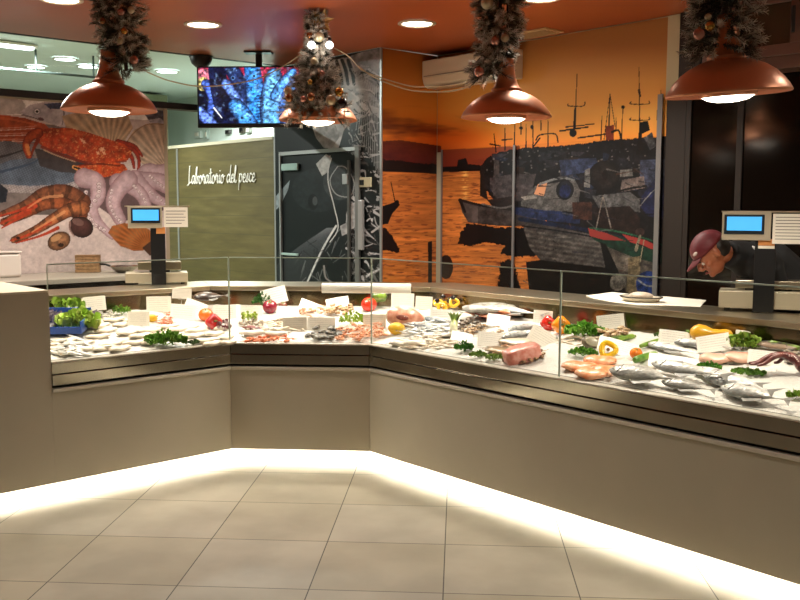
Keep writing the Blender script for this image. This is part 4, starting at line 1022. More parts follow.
b = MB(); b.lathe([(0.118, 0.022), (0.126, 0.022), (0.126, 0.028), (0.118, 0.028), (0.118, 0.022)], 32); o = b.build('rim', BLACKP, t); o.scale = (1.1, 0.8, 1)
b = MB(); b.ball((0, 0, 0.03), 0.07, 14, (1.15, 0.75, 0.35)); o = b.build('fillet', mat('pale_fish_flesh', 'd2c2b0', 0.35, var=0.2), t)
# made-up white tube standing in for the bright ridge of the middle worktop
a = at_z(322, 288, 1.15); c = at_z(411, 288.5, 1.15)
t = thing('white_tube', 'long white tube standing in for the bright ridge of the middle worktop', 'paper roll', tuple((a+c)/2))
b = MB(); m_ = (a+c)/2; b.tube([a-m_, c-m_], 0.034, 24); b.build('roll', mat('glossy_white_tube', 'f0ece0', 0.3), t)
b = MB(); b.tube([(a-m_)*1.03, (c-m_)*1.03], 0.012, 12); b.build('core', mat('tube_core', '6a5238', 0.6), t)

# ------------------------------------------------------------------ screen, air conditioner, ceiling things
pc = at_z(257, 52, HC); D = (pc-CAMP).dot(AX_W); s = D/F
q = ray(249, 97); pt = CAMP+q*D
t = thing('television', 'ceiling hung television showing blue silver fish', 'television', tuple(pt), (0, 0, 0))
def tvb(nm, x0, y0, x1, y1, d0, d1, m, par=t, bev=0.0):
    b = MB(); b.box(((x0+x1)/2*s-249*s, (d0+d1)/2, (97-(y0+y1)/2)*s), ((x1-x0)*s, d1-d0, (y1-y0)*s)); return b.build(nm, m, par, bevel=bev)
tvb('casing', 196, 66.5, 302, 127, 0.012, 0.06, BLACKP, t, 0.004)
o = print_panel('screen', (pt.x-51.2*s, pt.y+0.008), (pt.x+51.2*s, pt.y+0.008), pt.z-25.8*s, pt.z+29*s, paint_screen, vcol_mat('screen_glow', 0.2, 1.5), 1.0, None, res=0.004, thick=0.003)
o.parent = t; o.matrix_parent_inverse = Matrix.Translation(-pt)
tvb('mount_plate', 245, 52, 272, 53.6, -0.03, 0.09, BLACKP); tvb('mount_pole', 254.5, 53, 260.5, 74, 0.062, 0.10, mat('mount_brown', '1c120c', 0.5))
for c_ in list(t.children):
    if c_.name.startswith('mount_plate'): c_.location.z = (HC-0.008)-(pt.z+(97-52.8)*s)
p = at_z(201, 56, HC)
t = thing('dome_speaker', 'dark brown ceiling dome at the corner of the television', 'speaker', (p.x, p.y, HC-0.002))
b = MB(); r = 11*(p-CAMP).dot(AX_W)/F; b.lathe([(r, 0), (r, -0.03), (r*.85, -0.07), (r*.5, -0.10), (0.001, -0.11)], 28); b.build('dome', mat('dome_brown', '24130c', 0.4), t)
b = MB(); b.lathe([(r*1.08, 0), (r*1.08, -0.012), (r, -0.012)], 28); b.build('ring', BROWN, t)

P0 = at_plane(422, 61, 1, 1, WR-0.30); P1 = at_plane(425, 88, 1, 1, WR-0.30); P2 = at_plane(507, 61, 1, 1, WR-0.30)
t = thing('air_conditioner', 'white split air conditioner high on the sunset wall', 'air conditioner', (P0.x, P0.y, P1.z), (0, 0, -PI/4))
L = math.hypot(P2.x-P0.x, P2.y-P0.y); H = P0.z-P1.z; dpt = 0.2
prof = [(0, H), (0, H*0.35), (0.02, H*0.12), (0.06, 0.0), (dpt, 0.0), (dpt, H)]
b = MB(); b.loft([[Vector((x, y, z)) for y, z in prof] for x in (0.0, L)], True, False); b.build('body', mat('ac_white', 'd9ceb8', 0.4), t, bevel=0.01)
b = MB(); b.box((L/2, -0.004, H*0.42), (L-0.06, 0.008, 0.006)); b.build('panel_seam', mat('seam_grey', '8c8270', 0.5), t)
b = MB(); b.box((L/2, 0.05, -0.004), (L-0.12, 0.06, 0.008)); b.build('air_flap', mat('ac_flap', 'bfb49c', 0.4), t)
c4 = [at_z(u, v, HC-0.004) for u, v in ((519, 36), (534, 27), (551, 29.5), (538, 38))]
m_ = sum(c4, Vector())/4
t = thing('ceiling_vent', 'cream slotted air vent in the copper ceiling behind the third pendant', 'vent', (m_.x, m_.y, HC-0.001))
a = at_z(520, 36.5, HC)-at_z(552, 29.5, HC); ang = -PI/4
Lv = abs((at_z(519, 37, HC)-at_z(551, 29, HC)).dot(U45)); 
b = MB(); b.box((0, 0, -0.008), (max(Lv, .3), 0.22, 0.014), Matrix.Rotation(ang, 3, 'Z')); b.build('frame', mat('vent_cream', 'c9a878', 0.5), t, bevel=0.003)
for i in range(5):
    o_ = N45*(-0.08+0.04*i); b = MB(); b.box((o_.x, o_.y, -0.018), (max(Lv, .3)-0.05, 0.012, 0.008), Matrix.Rotation(ang, 3, 'Z')); b.build('slat', mat('vent_slat', 'a98a60', 0.5), t)

DL = [(203, 24, 'recessed round downlight between the first two pendants'), (417, 23, 'recessed round downlight between the second and third pendants'), (61, -1, 'recessed round downlight nearest the back room glazing'),
      (541, -3, 'recessed round downlight nearest the ceiling vent')]
SPOT_ON = emat('spot_diffuser', 'fff0da', 14.0)
def downlight(x, y, lb, e=None, grp=None):
    t = thing('ceiling_downlight', lb, 'ceiling light', (x, y, HC-0.001), group=grp)
    b = MB(); b.lathe([(0.145, 0), (0.145, -0.008), (0.125, -0.014), (0.112, -0.006), (0.112, -0.002)], 36); b.build('rim', mat('rim_white', 'c8b8a0', 0.4), t)
    b = MB(); b.lathe([(0.001, -0.005), (0.112, -0.005)], 36); b.build('diffuser', SPOT_ON, t)
    l = lamp('SPOT', 'downlight_lamp', (0, 0, -0.03), e or DOWN_W, t, color=(1, 0.92, 0.81), spot_size=2.3, spot_blend=0.6, shadow_soft_size=0.10)
    return t
for u, v, lb in DL:
    p = at_z(u, v, HC); downlight(p.x, p.y, lb, grp='downlights in the copper ceiling')
for x, y in ((-3.2, 2.4), (-1.0, 2.4), (1.2, 2.4), (3.4, 2.0), (-1.0, -0.4), (1.2, -0.4), (-3.6, 5.0), (2.6, 4.0), (2.45, 4.85)):  # unseen downlights added to light the floor, counter fronts and wall cupboard
    downlight(x, y, 'added out-of-view downlight filling the shop floor with light', DOWN_W*0.34, grp='added downlights over the shop floor')
p = at_plane(716, 116, 1, 1, WR-0.041)

# lettering on the olive wall
GL = {'a': (1.1, [[(.8, .9), (.4, 1), (.05, .5), (.3, 0), (.7, .4), (.85, 1)], [(.85, 1), (.8, .2), (1.0, 0), (1.2, .25)]]),
 'b': (1.0, [[(.1, .3), (.32, 1.2), (.38, 2.0), (.2, 1.9), (.15, .5), (.4, 0), (.75, .4), (.6, .9), (1.05, .85)]]),
 'o': (1.0, [[(.5, 1), (.1, .7), (.15, .1), (.5, 0), (.8, .5), (.5, 1), (.7, .75), (1.1, .85)]]),
 'r': (.9, [[(0, .3), (.25, 1.15), (.3, .85), (.62, .85), (.55, .2), (.75, 0), (.95, .25)]]),
 't': (.7, [[(.3, 1.8), (.25, .3), (.45, 0), (.72, .25)], [(.0, 1.2), (.65, 1.3)]]),
 'i': (.55, [[(.2, 1), (.2, .2), (.4, 0), (.6, .25)], [(.24, 1.45), (.3, 1.5)]]),
 'd': (1.1, [[(.8, .8), (.4, 1), (.05, .5), (.3, 0), (.7, .4)], [(1.0, 2.1), (.85, 1), (.8, .2), (1.0, 0), (1.2, .25)]]),
 'e': (.8, [[(.1, .45), (.6, .6), (.5, 1), (.15, .8), (.1, .2), (.45, 0), (.85, .3)]]),
 'l': (.6, [[(.1, .3), (.42, 1.6), (.3, 2.0), (.2, 1.5), (.2, .2), (.4, 0), (.65, .25)]]),
 'p': (1.0, [[(.15, 1.05), (.1, -.9)], [(.15, .75), (.5, 1), (.78, .6), (.5, .05), (.2, .2)]]),
 's': (.8, [[(.05, .2), (.45, 1), (.5, .5), (.55, .15), (.3, 0), (.1, .12)], [(.5, .1), (.85, .3)]]),
 'c': (.75, [[(.6, .85), (.3, 1), (.08, .5), (.3, 0), (.75, .3)]]),
 'L': (1.0, [[(.3, 2.3), (.22, 1), (.2, 0.0), (-.25, -.15)], [(-.3, -.2), (.3, .05), (1.05, .3)]])}
ZL0 = at_plane(188, 183.5, 1, 1, WB-0.02); ZL1 = at_plane(255, 176.5, 1, 1, WB-0.02)
t = thing('wall_lettering', 'white handwritten lettering on the olive plank wall', 'lettering', (ZL0.x, ZL0.y, (ZL0.z+ZL1.z)/2-0.03), (0, 0, -PI/4))
total = 0
for w in ('Laboratorio', 'del', 'pesce'): total += sum(GL[c][0] for c in w)
total += 1.3; Lw = math.hypot(ZL1.x-ZL0.x, ZL1.y-ZL0.y); sc = Lw/total; x = 0; slope = 0.0
LET = mat('white_vinyl', 'e8e6dc', 0.5)
for w in ('Laboratorio', 'del', 'pesce'):
    b = MB(); 
    for ch in w:
        adv, st = GL[ch]
        for g in st:
            q = catmull(g, 5) if len(g) > 2 else g
            b.tube([((x+a+0.12*c)*sc, 0.004, c*sc*1.15) for a, c in q], 0.0075, 5)
        x += adv
    b.build('word', LET, t); x += 0.65
# ------------------------------------------------------------------ pendants with their Christmas garlands
NEEDLE = mat('fir_needles', '4a4c3c', 0.6); FROST = mat('frosted_needles', 'a59c8e', 0.6); TWIG = mat('twig_brown', '3a2c20', 0.7); FROST2 = mat('pale_frosted_tips', 'cfc6b8', 0.6)
def garland_mesh(zlo, zhi, R, count, seed, ax=lambda z: (0, 0), rin=0.02, twig=(0.08, 0.15)):
    r_ = random.Random(seed); b = MB()
    b.cur = 0; b.tube([(ax(z)[0], ax(z)[1], z) for z in [zlo+(zhi-zlo)*i/10 for i in range(11)]], 0.012, 6)
    for k in range(count):
        z = zlo+(zhi-zlo)*r_.random()**(1.7 if count > 600 else 1.0); a = r_.random()*2*PI; c = ax(z); rad = R(z)
        L = min(r_.uniform(*twig), rad*1.05+0.03); st = max(rin, rad-L*0.8)*r_.uniform(0.5, 1.0)
        p = Vector((c[0]+math.cos(a)*st, c[1]+math.sin(a)*st, z))
        d = Vector((math.cos(a+r_.uniform(-.7, .7)), math.sin(a+r_.uniform(-.7, .7)), r_.uniform(-.9, .55))).normalized()
        L = min(L, max(0.04, (rad*1.12-st)))
        pts = [p, p+d*L*0.5, p+d*L+Vector((0, 0, r_.uniform(-.02, .02)))]
        b.cur = 0; b.tube(pts, 0.0035, 4, 0.0015)
        fr = r_.random() < 0.35; nn = int(20+L*230)
        for i in range(nn):
            f = (i+1)/nn; q = pts[0].lerp(pts[2], f); ph = i*2.4
            s1 = d.cross(Vector((0, 0, 1))).normalized(); s2 = d.cross(s1)
            e = (s1*math.cos(ph)+s2*math.sin(ph))*0.85+d*0.75; e.normalize()
            ln = r_.uniform(0.018, 0.032); w = s1*math.sin(ph)*-1+s2*math.cos(ph); w = w.normalized()*0.0027
            b.cur = 3 if (fr and f > .55) else (2 if (fr or f > 0.8) else 1)
            b.add([q-w, q+w, q+e*ln+w*.3, q+e*ln-w*.3], [(0, 1, 2, 3)])
    return b
def prof_lamp(s):   # copper bell shade, rim at z = 0
    return [(0.276, 0.0), (0.281, 0.004), (0.278, 0.012), (0.266, 0.035), (0.245, 0.064), (0.212, 0.098), (0.17, 0.127), (0.128, 0.147), (0.094, 0.158), (0.091, 0.168), (0.096, 0.172), (0.09, 0.178),
            (0.078, 0.19), (0.066, 0.215), (0.056, 0.25), (0.049, 0.29), (0.045, 0.33), (0.043, 0.36), (0.001, 0.362)]
P = [(109.5, 111, 93, 'copper bell pendant hanging in front of the seafood print', (0, 0)), (318, 121, 78, 'copper pendant almost hidden by the widest garland', (0, 0)),
     (506, 118, 90, 'copper bell pendant hanging in front of the orange sky print', (0, 0)), (728, 95, 121, 'largest copper bell pendant, hanging before the wall cupboard', (0.05, -0.06))]
PEN = []
for i, (u, v, w, lb, tl) in enumerate(P):
    D = 0.56*F/w; q = CAMP+ray(u, v)*D
    t = thing('pendant_lamp', lb, 'pendant lamp', tuple(q), (tl[0], tl[1], 0), group='copper pendants over the fish display')
    b = MB(); b.lathe(prof_lamp(1), 56); b.build('shade', COPPER, t)
    b = MB(); b.lathe([(0.2755, 0.0), (0.262, 0.03), (0.24, 0.06), (0.205, 0.092), (0.15, 0.12), (0.117, 0.13)], 48); b.build('inner_shade', COPPER_IN, t)
    b = MB(); b.lathe([(0.2755, 0.0), (0.262, 0.010), (0.19, 0.014), (0.119, 0.012)], 48); b.build('baffle', COPPER_IN, t)
    b = MB(); b.lathe([(0.128, 0.013), (0.128, -0.008), (0.121, -0.008), (0.121, 0.005)], 40); b.build('diffuser_ring', COPPER, t)
    b = MB(); b.lathe([(0.001, -0.034), (0.05, -0.031), (0.09, -0.022), (0.121, -0.004)], 40); b.build('diffuser', LAMP_ON, t)
    b = MB(); b.tube([(0, 0, 0.36), (0, 0, HC-q.z-0.02)], 0.006, 8); o = b.build('cable', BLACKP, t)
    if tl != (0, 0): o.rotation_euler = (-tl[0], -tl[1], 0)
    b = MB(); b.lathe([(0.05, 0), (0.05, -0.02), (0.001, -0.025)], 20); o = b.build('ceiling_rose', COPPER, t); o.location = Euler((-tl[0], -tl[1], 0)).to_matrix() @ Vector((0, 0, HC-q.z-0.002))
    lamp('SPOT', 'pendant_lamp_light', (0, 0, -0.05), PEND_W, t, color=(1, 0.90, 0.76), spot_size=2.5, spot_blend=0.7, shadow_soft_size=0.11)
    PEN.append(q)
BALL = {'gold': mat('gold_bauble', 'b98a3c', 0.25, 0.8), 'pearl': mat('pearl_bauble', 'b5a585', 0.3, 0.3), 'pink': mat('rose_bauble', 'b98474', 0.25, 0.6), 'dark': mat('dark_bauble', '2a1c18', 0.2, 0.5), 'bronze': mat('bronze_bauble', '9a6a44', 0.25, 0.8)}
def bauble(u, v, rpx, kind, i, lb):
    q0 = PEN[i]; D = (q0-CAMP).dot(AX_W); s = D/F
    p = CAMP+ray(u, v)*(D-(0.20 if i != 1 else 0.13+max(0, v-20)*0.0025))
    t = thing('bauble', lb, 'bauble', tuple(p), group='baubles on the garlands')
    r = rpx*s
    b = MB(); b.ball((0, 0, 0), r, 18); b.build('ball', BALL[kind], t)
    b = MB(); b.lathe([(r*.22, r*.93), (r*.22, r*1.15), (0.0005, r*1.17)], 10); b.build('cap', BALL['gold'], t)
gar = [(0, 0.24, lambda z: 0.15+0.02*math.sin(z*14), 330, 'frosted fir garland wound down the cable of the pendant by the seafood print', 0.03, lambda z: (0.07+0.02*math.sin(z*6)+0.05*max(0, .5-z), 0.02)),
       (1, 0.05, None, 900, 'cone shaped fir garland hanging beside the television', 0.0, lambda z: (0.0, -0.06)),
       (2, 0.26, lambda z: 0.155+0.025*math.sin(z*9+1), 330, 'frosted fir garland on the pendant before the air conditioner', 0.0, lambda z: (-0.045-0.28*max(0, .5-z), 0.0)),
       (3, 0.19, lambda z: 0.18+0.01*math.sin(z*9+1), 360, 'bushy frosted fir garland above the largest pendant', 0.0, lambda z: (-0.03-0.04*max(0, .5-z), -0.02))]
for i, z0, R, n_, lb, dx, ax in gar:
    q = PEN[i]; zt = HC-q.z-0.03
    if R is None:
        R = lambda z, zt=zt: 0.30-0.36*max(0, z+0.0)**0.85*0.95 if z < 0.52 else 0.075
        R = lambda z: max(0.075, 0.29-0.42*z)
    t = thing('fir_garland', lb, 'garland', tuple(q), group='fir garlands on the pendants')
    g = garland_mesh(z0, zt, R, n_, 30+i, ax, rin=0.06 if z0 < 0.3 and i != 1 else 0.02)
    o = g.build('foliage', [TWIG, NEEDLE, FROST, FROST2], t)
for a in [(121, 12, 3.6, 'pink', 0, 'rose bauble high on the garland by the seafood print'), (124, 31, 3.2, 'gold', 0, 'gold bauble halfway down the garland by the seafood print'), (134, 60, 4.2, 'pink', 0, 'rose bauble low on the garland by the seafood print'), (131, 10, 3.4, 'pearl', 0, 'pearl bauble at the top of the garland by the seafood print'),
          (120, 41, 3.2, 'pearl', 0, 'pearl bauble in the middle of the garland by the seafood print'), (103, 21, 3, 'bronze', 0, 'bronze bauble at the outer side of the first garland'),
          (319, 37, 5.2, 'pearl', 1, 'big pearl bauble on the narrow neck of the cone garland'), (312, 8, 4.4, 'pink', 1, 'rose bauble at the ceiling end of the cone garland'), (323, 4, 5, 'dark', 1, 'dark bauble at the ceiling end of the cone garland'),
          (310, 36, 3.8, 'bronze', 1, 'bronze bauble by the pearl one on the cone garland'), (331, 100, 5, 'pearl', 1, 'large pearl bauble at the foot of the cone garland'), (339, 92, 4.3, 'gold', 1, 'gold bauble at the foot of the cone garland'),
          (311, 97, 4, 'bronze', 1, 'bronze bauble low in the cone garland'), (342, 103, 5, 'dark', 1, 'dark bauble at the lower edge of the cone garland'), (289, 98, 4, 'bronze', 1, 'bronze bauble nearest the television screen'), (288, 91, 4, 'pearl', 1, 'pearl bauble nearest the television screen'),
          (314, 61, 3.4, 'pearl', 1, 'pearl bauble in the upper cone garland'), (310, 82, 2.6, 'gold', 1, 'small gold bauble in the middle of the cone garland'), (322, 73, 2.6, 'pink', 1, 'small rose bauble in the middle of the cone garland'), (303, 99, 3, 'pink', 1, 'small rose bauble low in the cone garland'),
          (487, 3, 6, 'pearl', 2, 'large pearl bauble at the top of the garland before the air conditioner'), (495, 41, 4.3, 'pink', 2, 'rose bauble in the middle of the garland before the air conditioner'), (505, 38, 4, 'pearl', 2, 'pearl bauble beside the rose one on the third garland'), (479, 72, 5, 'pink', 2, 'rose bauble at the foot of the garland before the air conditioner'),
          (699, 34, 5.6, 'pink', 3, 'large rose bauble above the largest pendant'), (710, 26, 4.6, 'gold', 3, 'gold bauble above the largest pendant'), (708, 17, 3.3, 'pearl', 3, 'pearl bauble above the largest pendant')]:
    bauble(*a)
# golden poinsettia and two lit bulbs on the cone garland
D = (PEN[1]-CAMP).dot(AX_W); p = CAMP+ray(322, 22)*(D-0.17)
t = thing('poinsettia', 'golden fabric poinsettia on the neck of the cone garland', 'ornament', tuple(p))
for k in range(6):
    a = k*PI/3+.2; b = MB(); d = Vector((math.cos(a), -0.35, math.sin(a))); w = Vector((-math.sin(a), 0, math.cos(a)))
    b.add([Vector((0, 0, 0)), d*0.04+w*0.022, d*0.095, d*0.04-w*0.022, d*0.045+Vector((0, 0.008, 0))], [(0, 1, 4), (1, 2, 4), (2, 3, 4), (3, 0, 4)]); b.build('petal', mat('gold_fabric', 'a8804a', 0.4, 0.3), t)
for u, lb in ((311.5, 'lit white bulb on the cone garland, nearer the television'), (329.5, 'lit white bulb on the cone garland, nearer the net print')):
    p = CAMP+ray(u, 45)*(D-0.22)
    t = thing('light_bulb', lb, 'bulb', tuple(p), group='lit bulbs on the cone garland')
    b = MB(); b.ball((0, 0, 0), 0.026, 14); b.build('globe', emat('bulb_glow', 'ffffff', 9.0), t)
    b = MB(); b.tube([(0, 0, 0.02), (0, 0, 0.05)], 0.012, 8); b.build('socket', BLACKP, t)
    lamp('POINT', 'bulb_light', (0, -0.04, 0), 0.6, t, shadow_soft_size=0.03)
def cable(lb, pts):
    P3 = []
    for u, v, d in pts: P3.append(CAMP+ray(u, v)*d)
    q = [Vector(x) for x in catmull([tuple(x) for x in P3], 8)] if len(P3) > 2 else P3
    t = thing('string_cable', lb, 'cable', tuple(P3[0])); b = MB(); b.tube([x-P3[0] for x in q], 0.0042, 5); b.build('wire', mat('cream_wire', 'b9a27c', 0.5), t)
D0 = (PEN[0]-CAMP).dot(AX_W); D2 = (PEN[2]-CAMP).dot(AX_W)
cable('thin cream cable sagging across the television from the first garland', [(147, 72, D0), (170, 81, 6.0), (202, 86.5, 6.2), (238, 83, 6.3), (262, 77, 6.4), (290, 62, 6.5), (312, 46, D)])
cable('thin cream cable sagging from the cone garland past the net print', [(330, 46, D), (348, 56, 6.5), (362, 70, 6.4), (384, 78.5, 6.3), (410, 86, 6.2), (430, 87, 6.1), (455, 85, 6.0), (478, 78, D2)])
cable('lower thin cream cable sagging in front of the orange sky', [(358, 66, 6.45), (372, 76, 6.4), (390, 84, 6.3), (412, 90.5, 6.2), (436, 92, 6.1), (458, 90, 6.0), (480, 82, D2)])
# ------------------------------------------------------------------ crushed ice
def ice():
    b = MB(); nw = 34
    for k0, k1, n in (('L', 'A', 60), ('A', 'B', 40), ('B', 'R', 170)):
        base = len(b.v); vs = []; fs = []
        for i in range(nw+1):
            w = 0.048+(0.878-0.048)*i/nw; A, B_ = node(k0, w), node(k1, w)
            for j in range(n+1):
                p = A.lerp(B_, j/n); h = 0.0
                if 0 < i < nw: h = 0.012*mnoise.noise(Vector((p.x*9, p.y*9, 1)))+0.008*mnoise.noise(Vector((p.x*38, p.y*38, 5)))
                vs.append((p.x, p.y, bed_z(w)-0.004+h))
        for i in range(nw):
            for j in range(n):
                a = i*(n+1)+j; fs.append((a, a+1, a+n+2, a+n+1))
        b.add(vs, fs, True)
        m = len(vs); lo = [(x, y, bed_z(off(x, y))-0.03) for x, y, z in vs[:1]]
    m = mat('crushed_ice_white', 'd6d2ca', 0.35, 0, var=0.06, scale=60, bump=0.9, spec=0.6)
    o = b.build('crushed_ice', m); tag(o, 'crushed ice bed filling the three display counters', 'ice', kind='stuff'); return o
ice()
def yaw_of(u, v): q = ray(u, v); return math.atan2(-q.x, q.y)

# ------------------------------------------------------------------ price cards
def card_mat(i):
    nm = 'card_paper_%d' % i
    if nm in MATS: return MATS[nm]
    c = ('f6f2e8', 'eae4d6', 'd2cabb')[i]
    m = bpy.data.materials.new(nm); m.use_nodes = True; nt = m.node_tree; b = nt.nodes['Principled BSDF']
    tc = nt.nodes.new('ShaderNodeTexCoord'); sx = nt.nodes.new('ShaderNodeSeparateXYZ'); nt.links.new(tc.outputs['Generated'], sx.inputs[0])
    def M(op, a, b_):
        n = nt.nodes.new('ShaderNodeMath'); n.operation = op
        for k, x in enumerate((a, b_)):
            if hasattr(x, 'links') or not isinstance(x, (int, float)): nt.links.new(x, n.inputs[k])
            else: n.inputs[k].default_value = x
        return n.outputs[0]
    rows = M('GREATER_THAN', M('SINE', M('MULTIPLY', sx.outputs[2], 44.0), 0), 0.45)
    inx = M('MULTIPLY', M('GREATER_THAN', sx.outputs[0], 0.10), M('LESS_THAN', sx.outputs[0], 0.86)); inz = M('MULTIPLY', M('GREATER_THAN', sx.outputs[2], 0.18), M('LESS_THAN', sx.outputs[2], 0.9))
    nz = nt.nodes.new('ShaderNodeTexNoise'); nz.inputs['Scale'].default_value = 26; nt.links.new(tc.outputs['Generated'], nz.inputs['Vector'])
    f = M('MULTIPLY', M('MULTIPLY', rows, M('MULTIPLY', inx, inz)), M('GREATER_THAN', nz.outputs['Fac'], 0.44))
    f = M('MULTIPLY', f, 0.30)
    mx = nt.nodes.new('ShaderNodeMix'); mx.data_type = 'RGBA'; nt.links.new(f, mx.inputs[0]); mx.inputs[6].default_value = (*lin(c), 1); mx.inputs[7].default_value = (*lin('6c6258'), 1)
    nt.links.new(mx.outputs[2], b.inputs['Base Color']); b.inputs['Roughness'].default_value = 0.5
    MATS[nm] = m; return m
CLEARP = mat('clear_holder', 'b9b4a6', 0.2, spec=0.7)
CARD_N = [0]
def card(u0, v0, u1, v1, roll=0, tilt=18, tone=0, where='', yaw=0):
    """price card seen between (u0, v0) and (u1, v1)"""
    u, w_, h_ = (u0+u1)/2, u1-u0, v1-v0
    p, s = on_bed(u, v1-1.5); p = p.copy(); p.z -= 0.006; gap = max(0, p.z-bed_z(off(p.x, p.y)))
    W = w_*s; H = h_*s/max(0.35, math.cos(math.radians(tilt-8)))
    t = thing('price_card', 'white price card '+where, 'price card', tuple(p), (-math.radians(tilt), math.radians(roll), yaw_of(u, v0)+math.radians(yaw)), group='price cards in the fish display')
    b = MB(); n = 6
    fr = [Vector((W*(i/n-.5), -0.0006-0.004*math.sin(PI*i/n), 0)) for i in range(n+1)]
    vs = [(q.x, q.y, 0.004) for q in fr]+[(q.x, q.y, H) for q in fr]+[(q.x, q.y+0.0016, 0.004) for q in fr]+[(q.x, q.y+0.0016, H) for q in fr]; m = n+1
    fs = [(i, i+1, m+i+1, m+i) for i in range(n)]+[(2*m+i+1, 2*m+i, 3*m+i, 3*m+i+1) for i in range(n)]+[(m+i, m+i+1, 3*m+i+1, 3*m+i) for i in range(n)]+[(0, m, 3*m, 2*m), (n, 2*m+n, 3*m+n, m+n)]+[(i+1, i, 2*m+i, 2*m+i+1) for i in range(n)]
    b.add(vs, fs); b.build('sheet', card_mat(tone), t)
    b = MB(); b.box((0, 0.008, 0.012), (W*0.35, 0.008, 0.03))
    if gap > 0.01: b.box((0, 0.008, -gap/2), (0.006, 0.004, gap+0.02))
    b.build('holder', CLEARP, t)
    return t
for a in [(83, 297, 106, 312, -4, 12, 1, 'behind the shell tray near the blue crate'), (62, 306, 90, 320, 10, 50, 0, 'leaning on the lettuce in the blue crate'), (41, 308, 52, 320, 25, 35, 0, 'at the end of the blue crate'),
          (128, 312, 149, 327, 2, 10, 1, 'in front of the parsley on the first counter'), (147, 297, 171, 313, 0, 8, 1, 'standing behind the lemon half'), (170, 305, 195, 321, 6, 20, 0, 'beside the orange tomato'),
          (172, 289, 191, 300, 4, 14, 2, 'at the back before the whole dark fish'), (182, 301, 204, 315, 22, 30, 1, 'half hidden behind the orange tomato'), (213, 306, 236, 320, 1, 12, 0, 'behind the red radicchio'),
          (240, 306, 262, 318, 3, 12, 0, 'behind the little lettuce of the middle counter'), (264, 288, 289, 305, -14, 16, 0, 'tilted over the red onion'), (276, 307, 298, 321, 5, 30, 0, 'just right of the red onion, lying back'),
          (297, 302, 321, 314, 22, 44, 0, 'slanting beside the pale prawns'), (327, 298, 350, 309, -10, 34, 0, 'above the heap of pale shells'), (283, 318, 307, 332, -1, 8, 2, 'greyish, at the front of the middle counter'),
          (307, 318, 335, 332, 2, 20, 1, 'wide, behind the mussels'), (363, 315, 386, 329, 0, 8, 1, 'between the green beans and the swordfish steak'), (391, 294, 414, 309, 1, 6, 0, 'upright in the corner behind the swordfish steak'),
          (415, 297, 432, 311, 3, 12, 1, 'beside the upright corner card'), (430, 310, 452, 324, 1, 14, 0, 'before the yellow peppers strips'), (450, 333, 472, 343, 12, 52, 0, 'lying at the foot of the leek'),
          (486, 315, 509, 328, 8, 34, 0, 'in front of the red mullet fillets'), (477, 333, 507, 348, 5, 34, 0, 'wide, behind the brown flatfish'), (533, 311, 552, 324, 3, 10, 0, 'behind the red and orange peppers'),
          (524, 330, 556, 347, 30, 38, 1, 'turned askew over the tuna block'), (598, 315, 625, 330, -8, 12, 0, 'behind the clam heap'), (596, 341, 640, 356, 14, 55, 0, 'lying flat between the clams and the yellow pepper slice'),
          (658, 331, 688, 348, 5, 16, 0, 'behind the long silver fish'), (648, 357, 702, 371, 6, 58, 0, 'largest, lying between the courgette and the sea bream'), (699, 335, 731, 353, -12, 16, 0, 'before the yellow squash'),
          (748, 351, 782, 366, 3, 20, 0, 'nearest the octopus'), (735, 331, 749, 341, 6, 30, 2, 'behind the leafy greens at the back')]:
    card(*a[:7], where=a[7])

# ------------------------------------------------------------------ fish and seafood builders
def fish_tree(name, L, H, Wd, m_body, m_fin, label, cat, group=None, bend=0.0, mouth=0.0):
    """a fish lying on its side: length along x (head at +x), height along y, thickness along z"""
    t = thing(name, label, cat, group=group)
    b = MB(); rings = []; N = 18
    prof = [(0, .06), (.04, .12), (.1, .10), (.2, .26), (.35, .66), (.5, .92), (.62, 1.0), (.75, .93), (.86, .72), (.94, .44), (.985, .20), (1.0, .05)]
    for x, r in prof:
        cx_ = (x-0.5)*L; cy_ = bend*L*(4*(x-.5)**2-0.5); ring = []
        for j in range(N):
            a = 2*PI*j/N; ring.append(Vector((cx_, cy_+math.cos(a)*r*H/2, max(-Wd*.35, math.sin(a)*r*Wd/2)+Wd*0.3)))
        rings.append(ring)
    b.loft(rings); b.build('body', m_body, t)
    b = MB(); x0 = -L*.5; yb = bend*L*.5; z = Wd*.3
    b.add([(x0+L*.03, yb, z+.003), (x0-L*.13, yb+H*.42, z), (x0-L*.07, yb, z), (x0-L*.13, yb-H*.42, z), (x0+L*.03, yb, z-.003)], [(0, 1, 2), (0, 2, 3), (4, 2, 1), (4, 3, 2)]); b.build('tail_fin', m_fin, t)
    b = MB(); b.add([(L*.12, H*.40, z), (-L*.02, H*.72, z), (-L*.22, H*.42, z), (-L*.2, H*.24, z+.002), (L*.1, H*.32, z+.002)], [(0, 1, 2, 3, 4)]); b.build('dorsal_fin', m_fin, t)
    b = MB(); b.add([(L*.2, -H*.06, Wd*.76), (L*.06, -H*.26, Wd*.80), (L*.03, -H*.12, Wd*.82)], [(0, 1, 2)]); b.build('side_fin', m_fin, t)
    b = MB(); b.tube([(L*.31, H*.30, Wd*.60), (L*.275, H*.05, Wd*.755), (L*.31, -H*.26, Wd*.62)], 0.0016+H*.01, 5); b.build('gill', mat('gill_dark', '4a4648', 0.4), t)
    b = MB(); e = H*.075; b.ball((L*.40, H*.08, Wd*.60), e, 10, (1, 1, .6)); o = b.build('eye', mat('fish_eye_silver', 'd8d4c4', 0.15), t)
    b = MB(); b.ball((L*.40, H*.08, Wd*.60+e*.3), e*.6, 8, (1, 1, .6)); b.build('pupil', mat('fish_pupil', '0c0c10', 0.1), o)
    return t
SILV = grad_mat('sea_bass_skin', 'efece6', '8c8e8c', 1, 0.5, 0.85, rough=0.25, metal=0.1, scales=70)
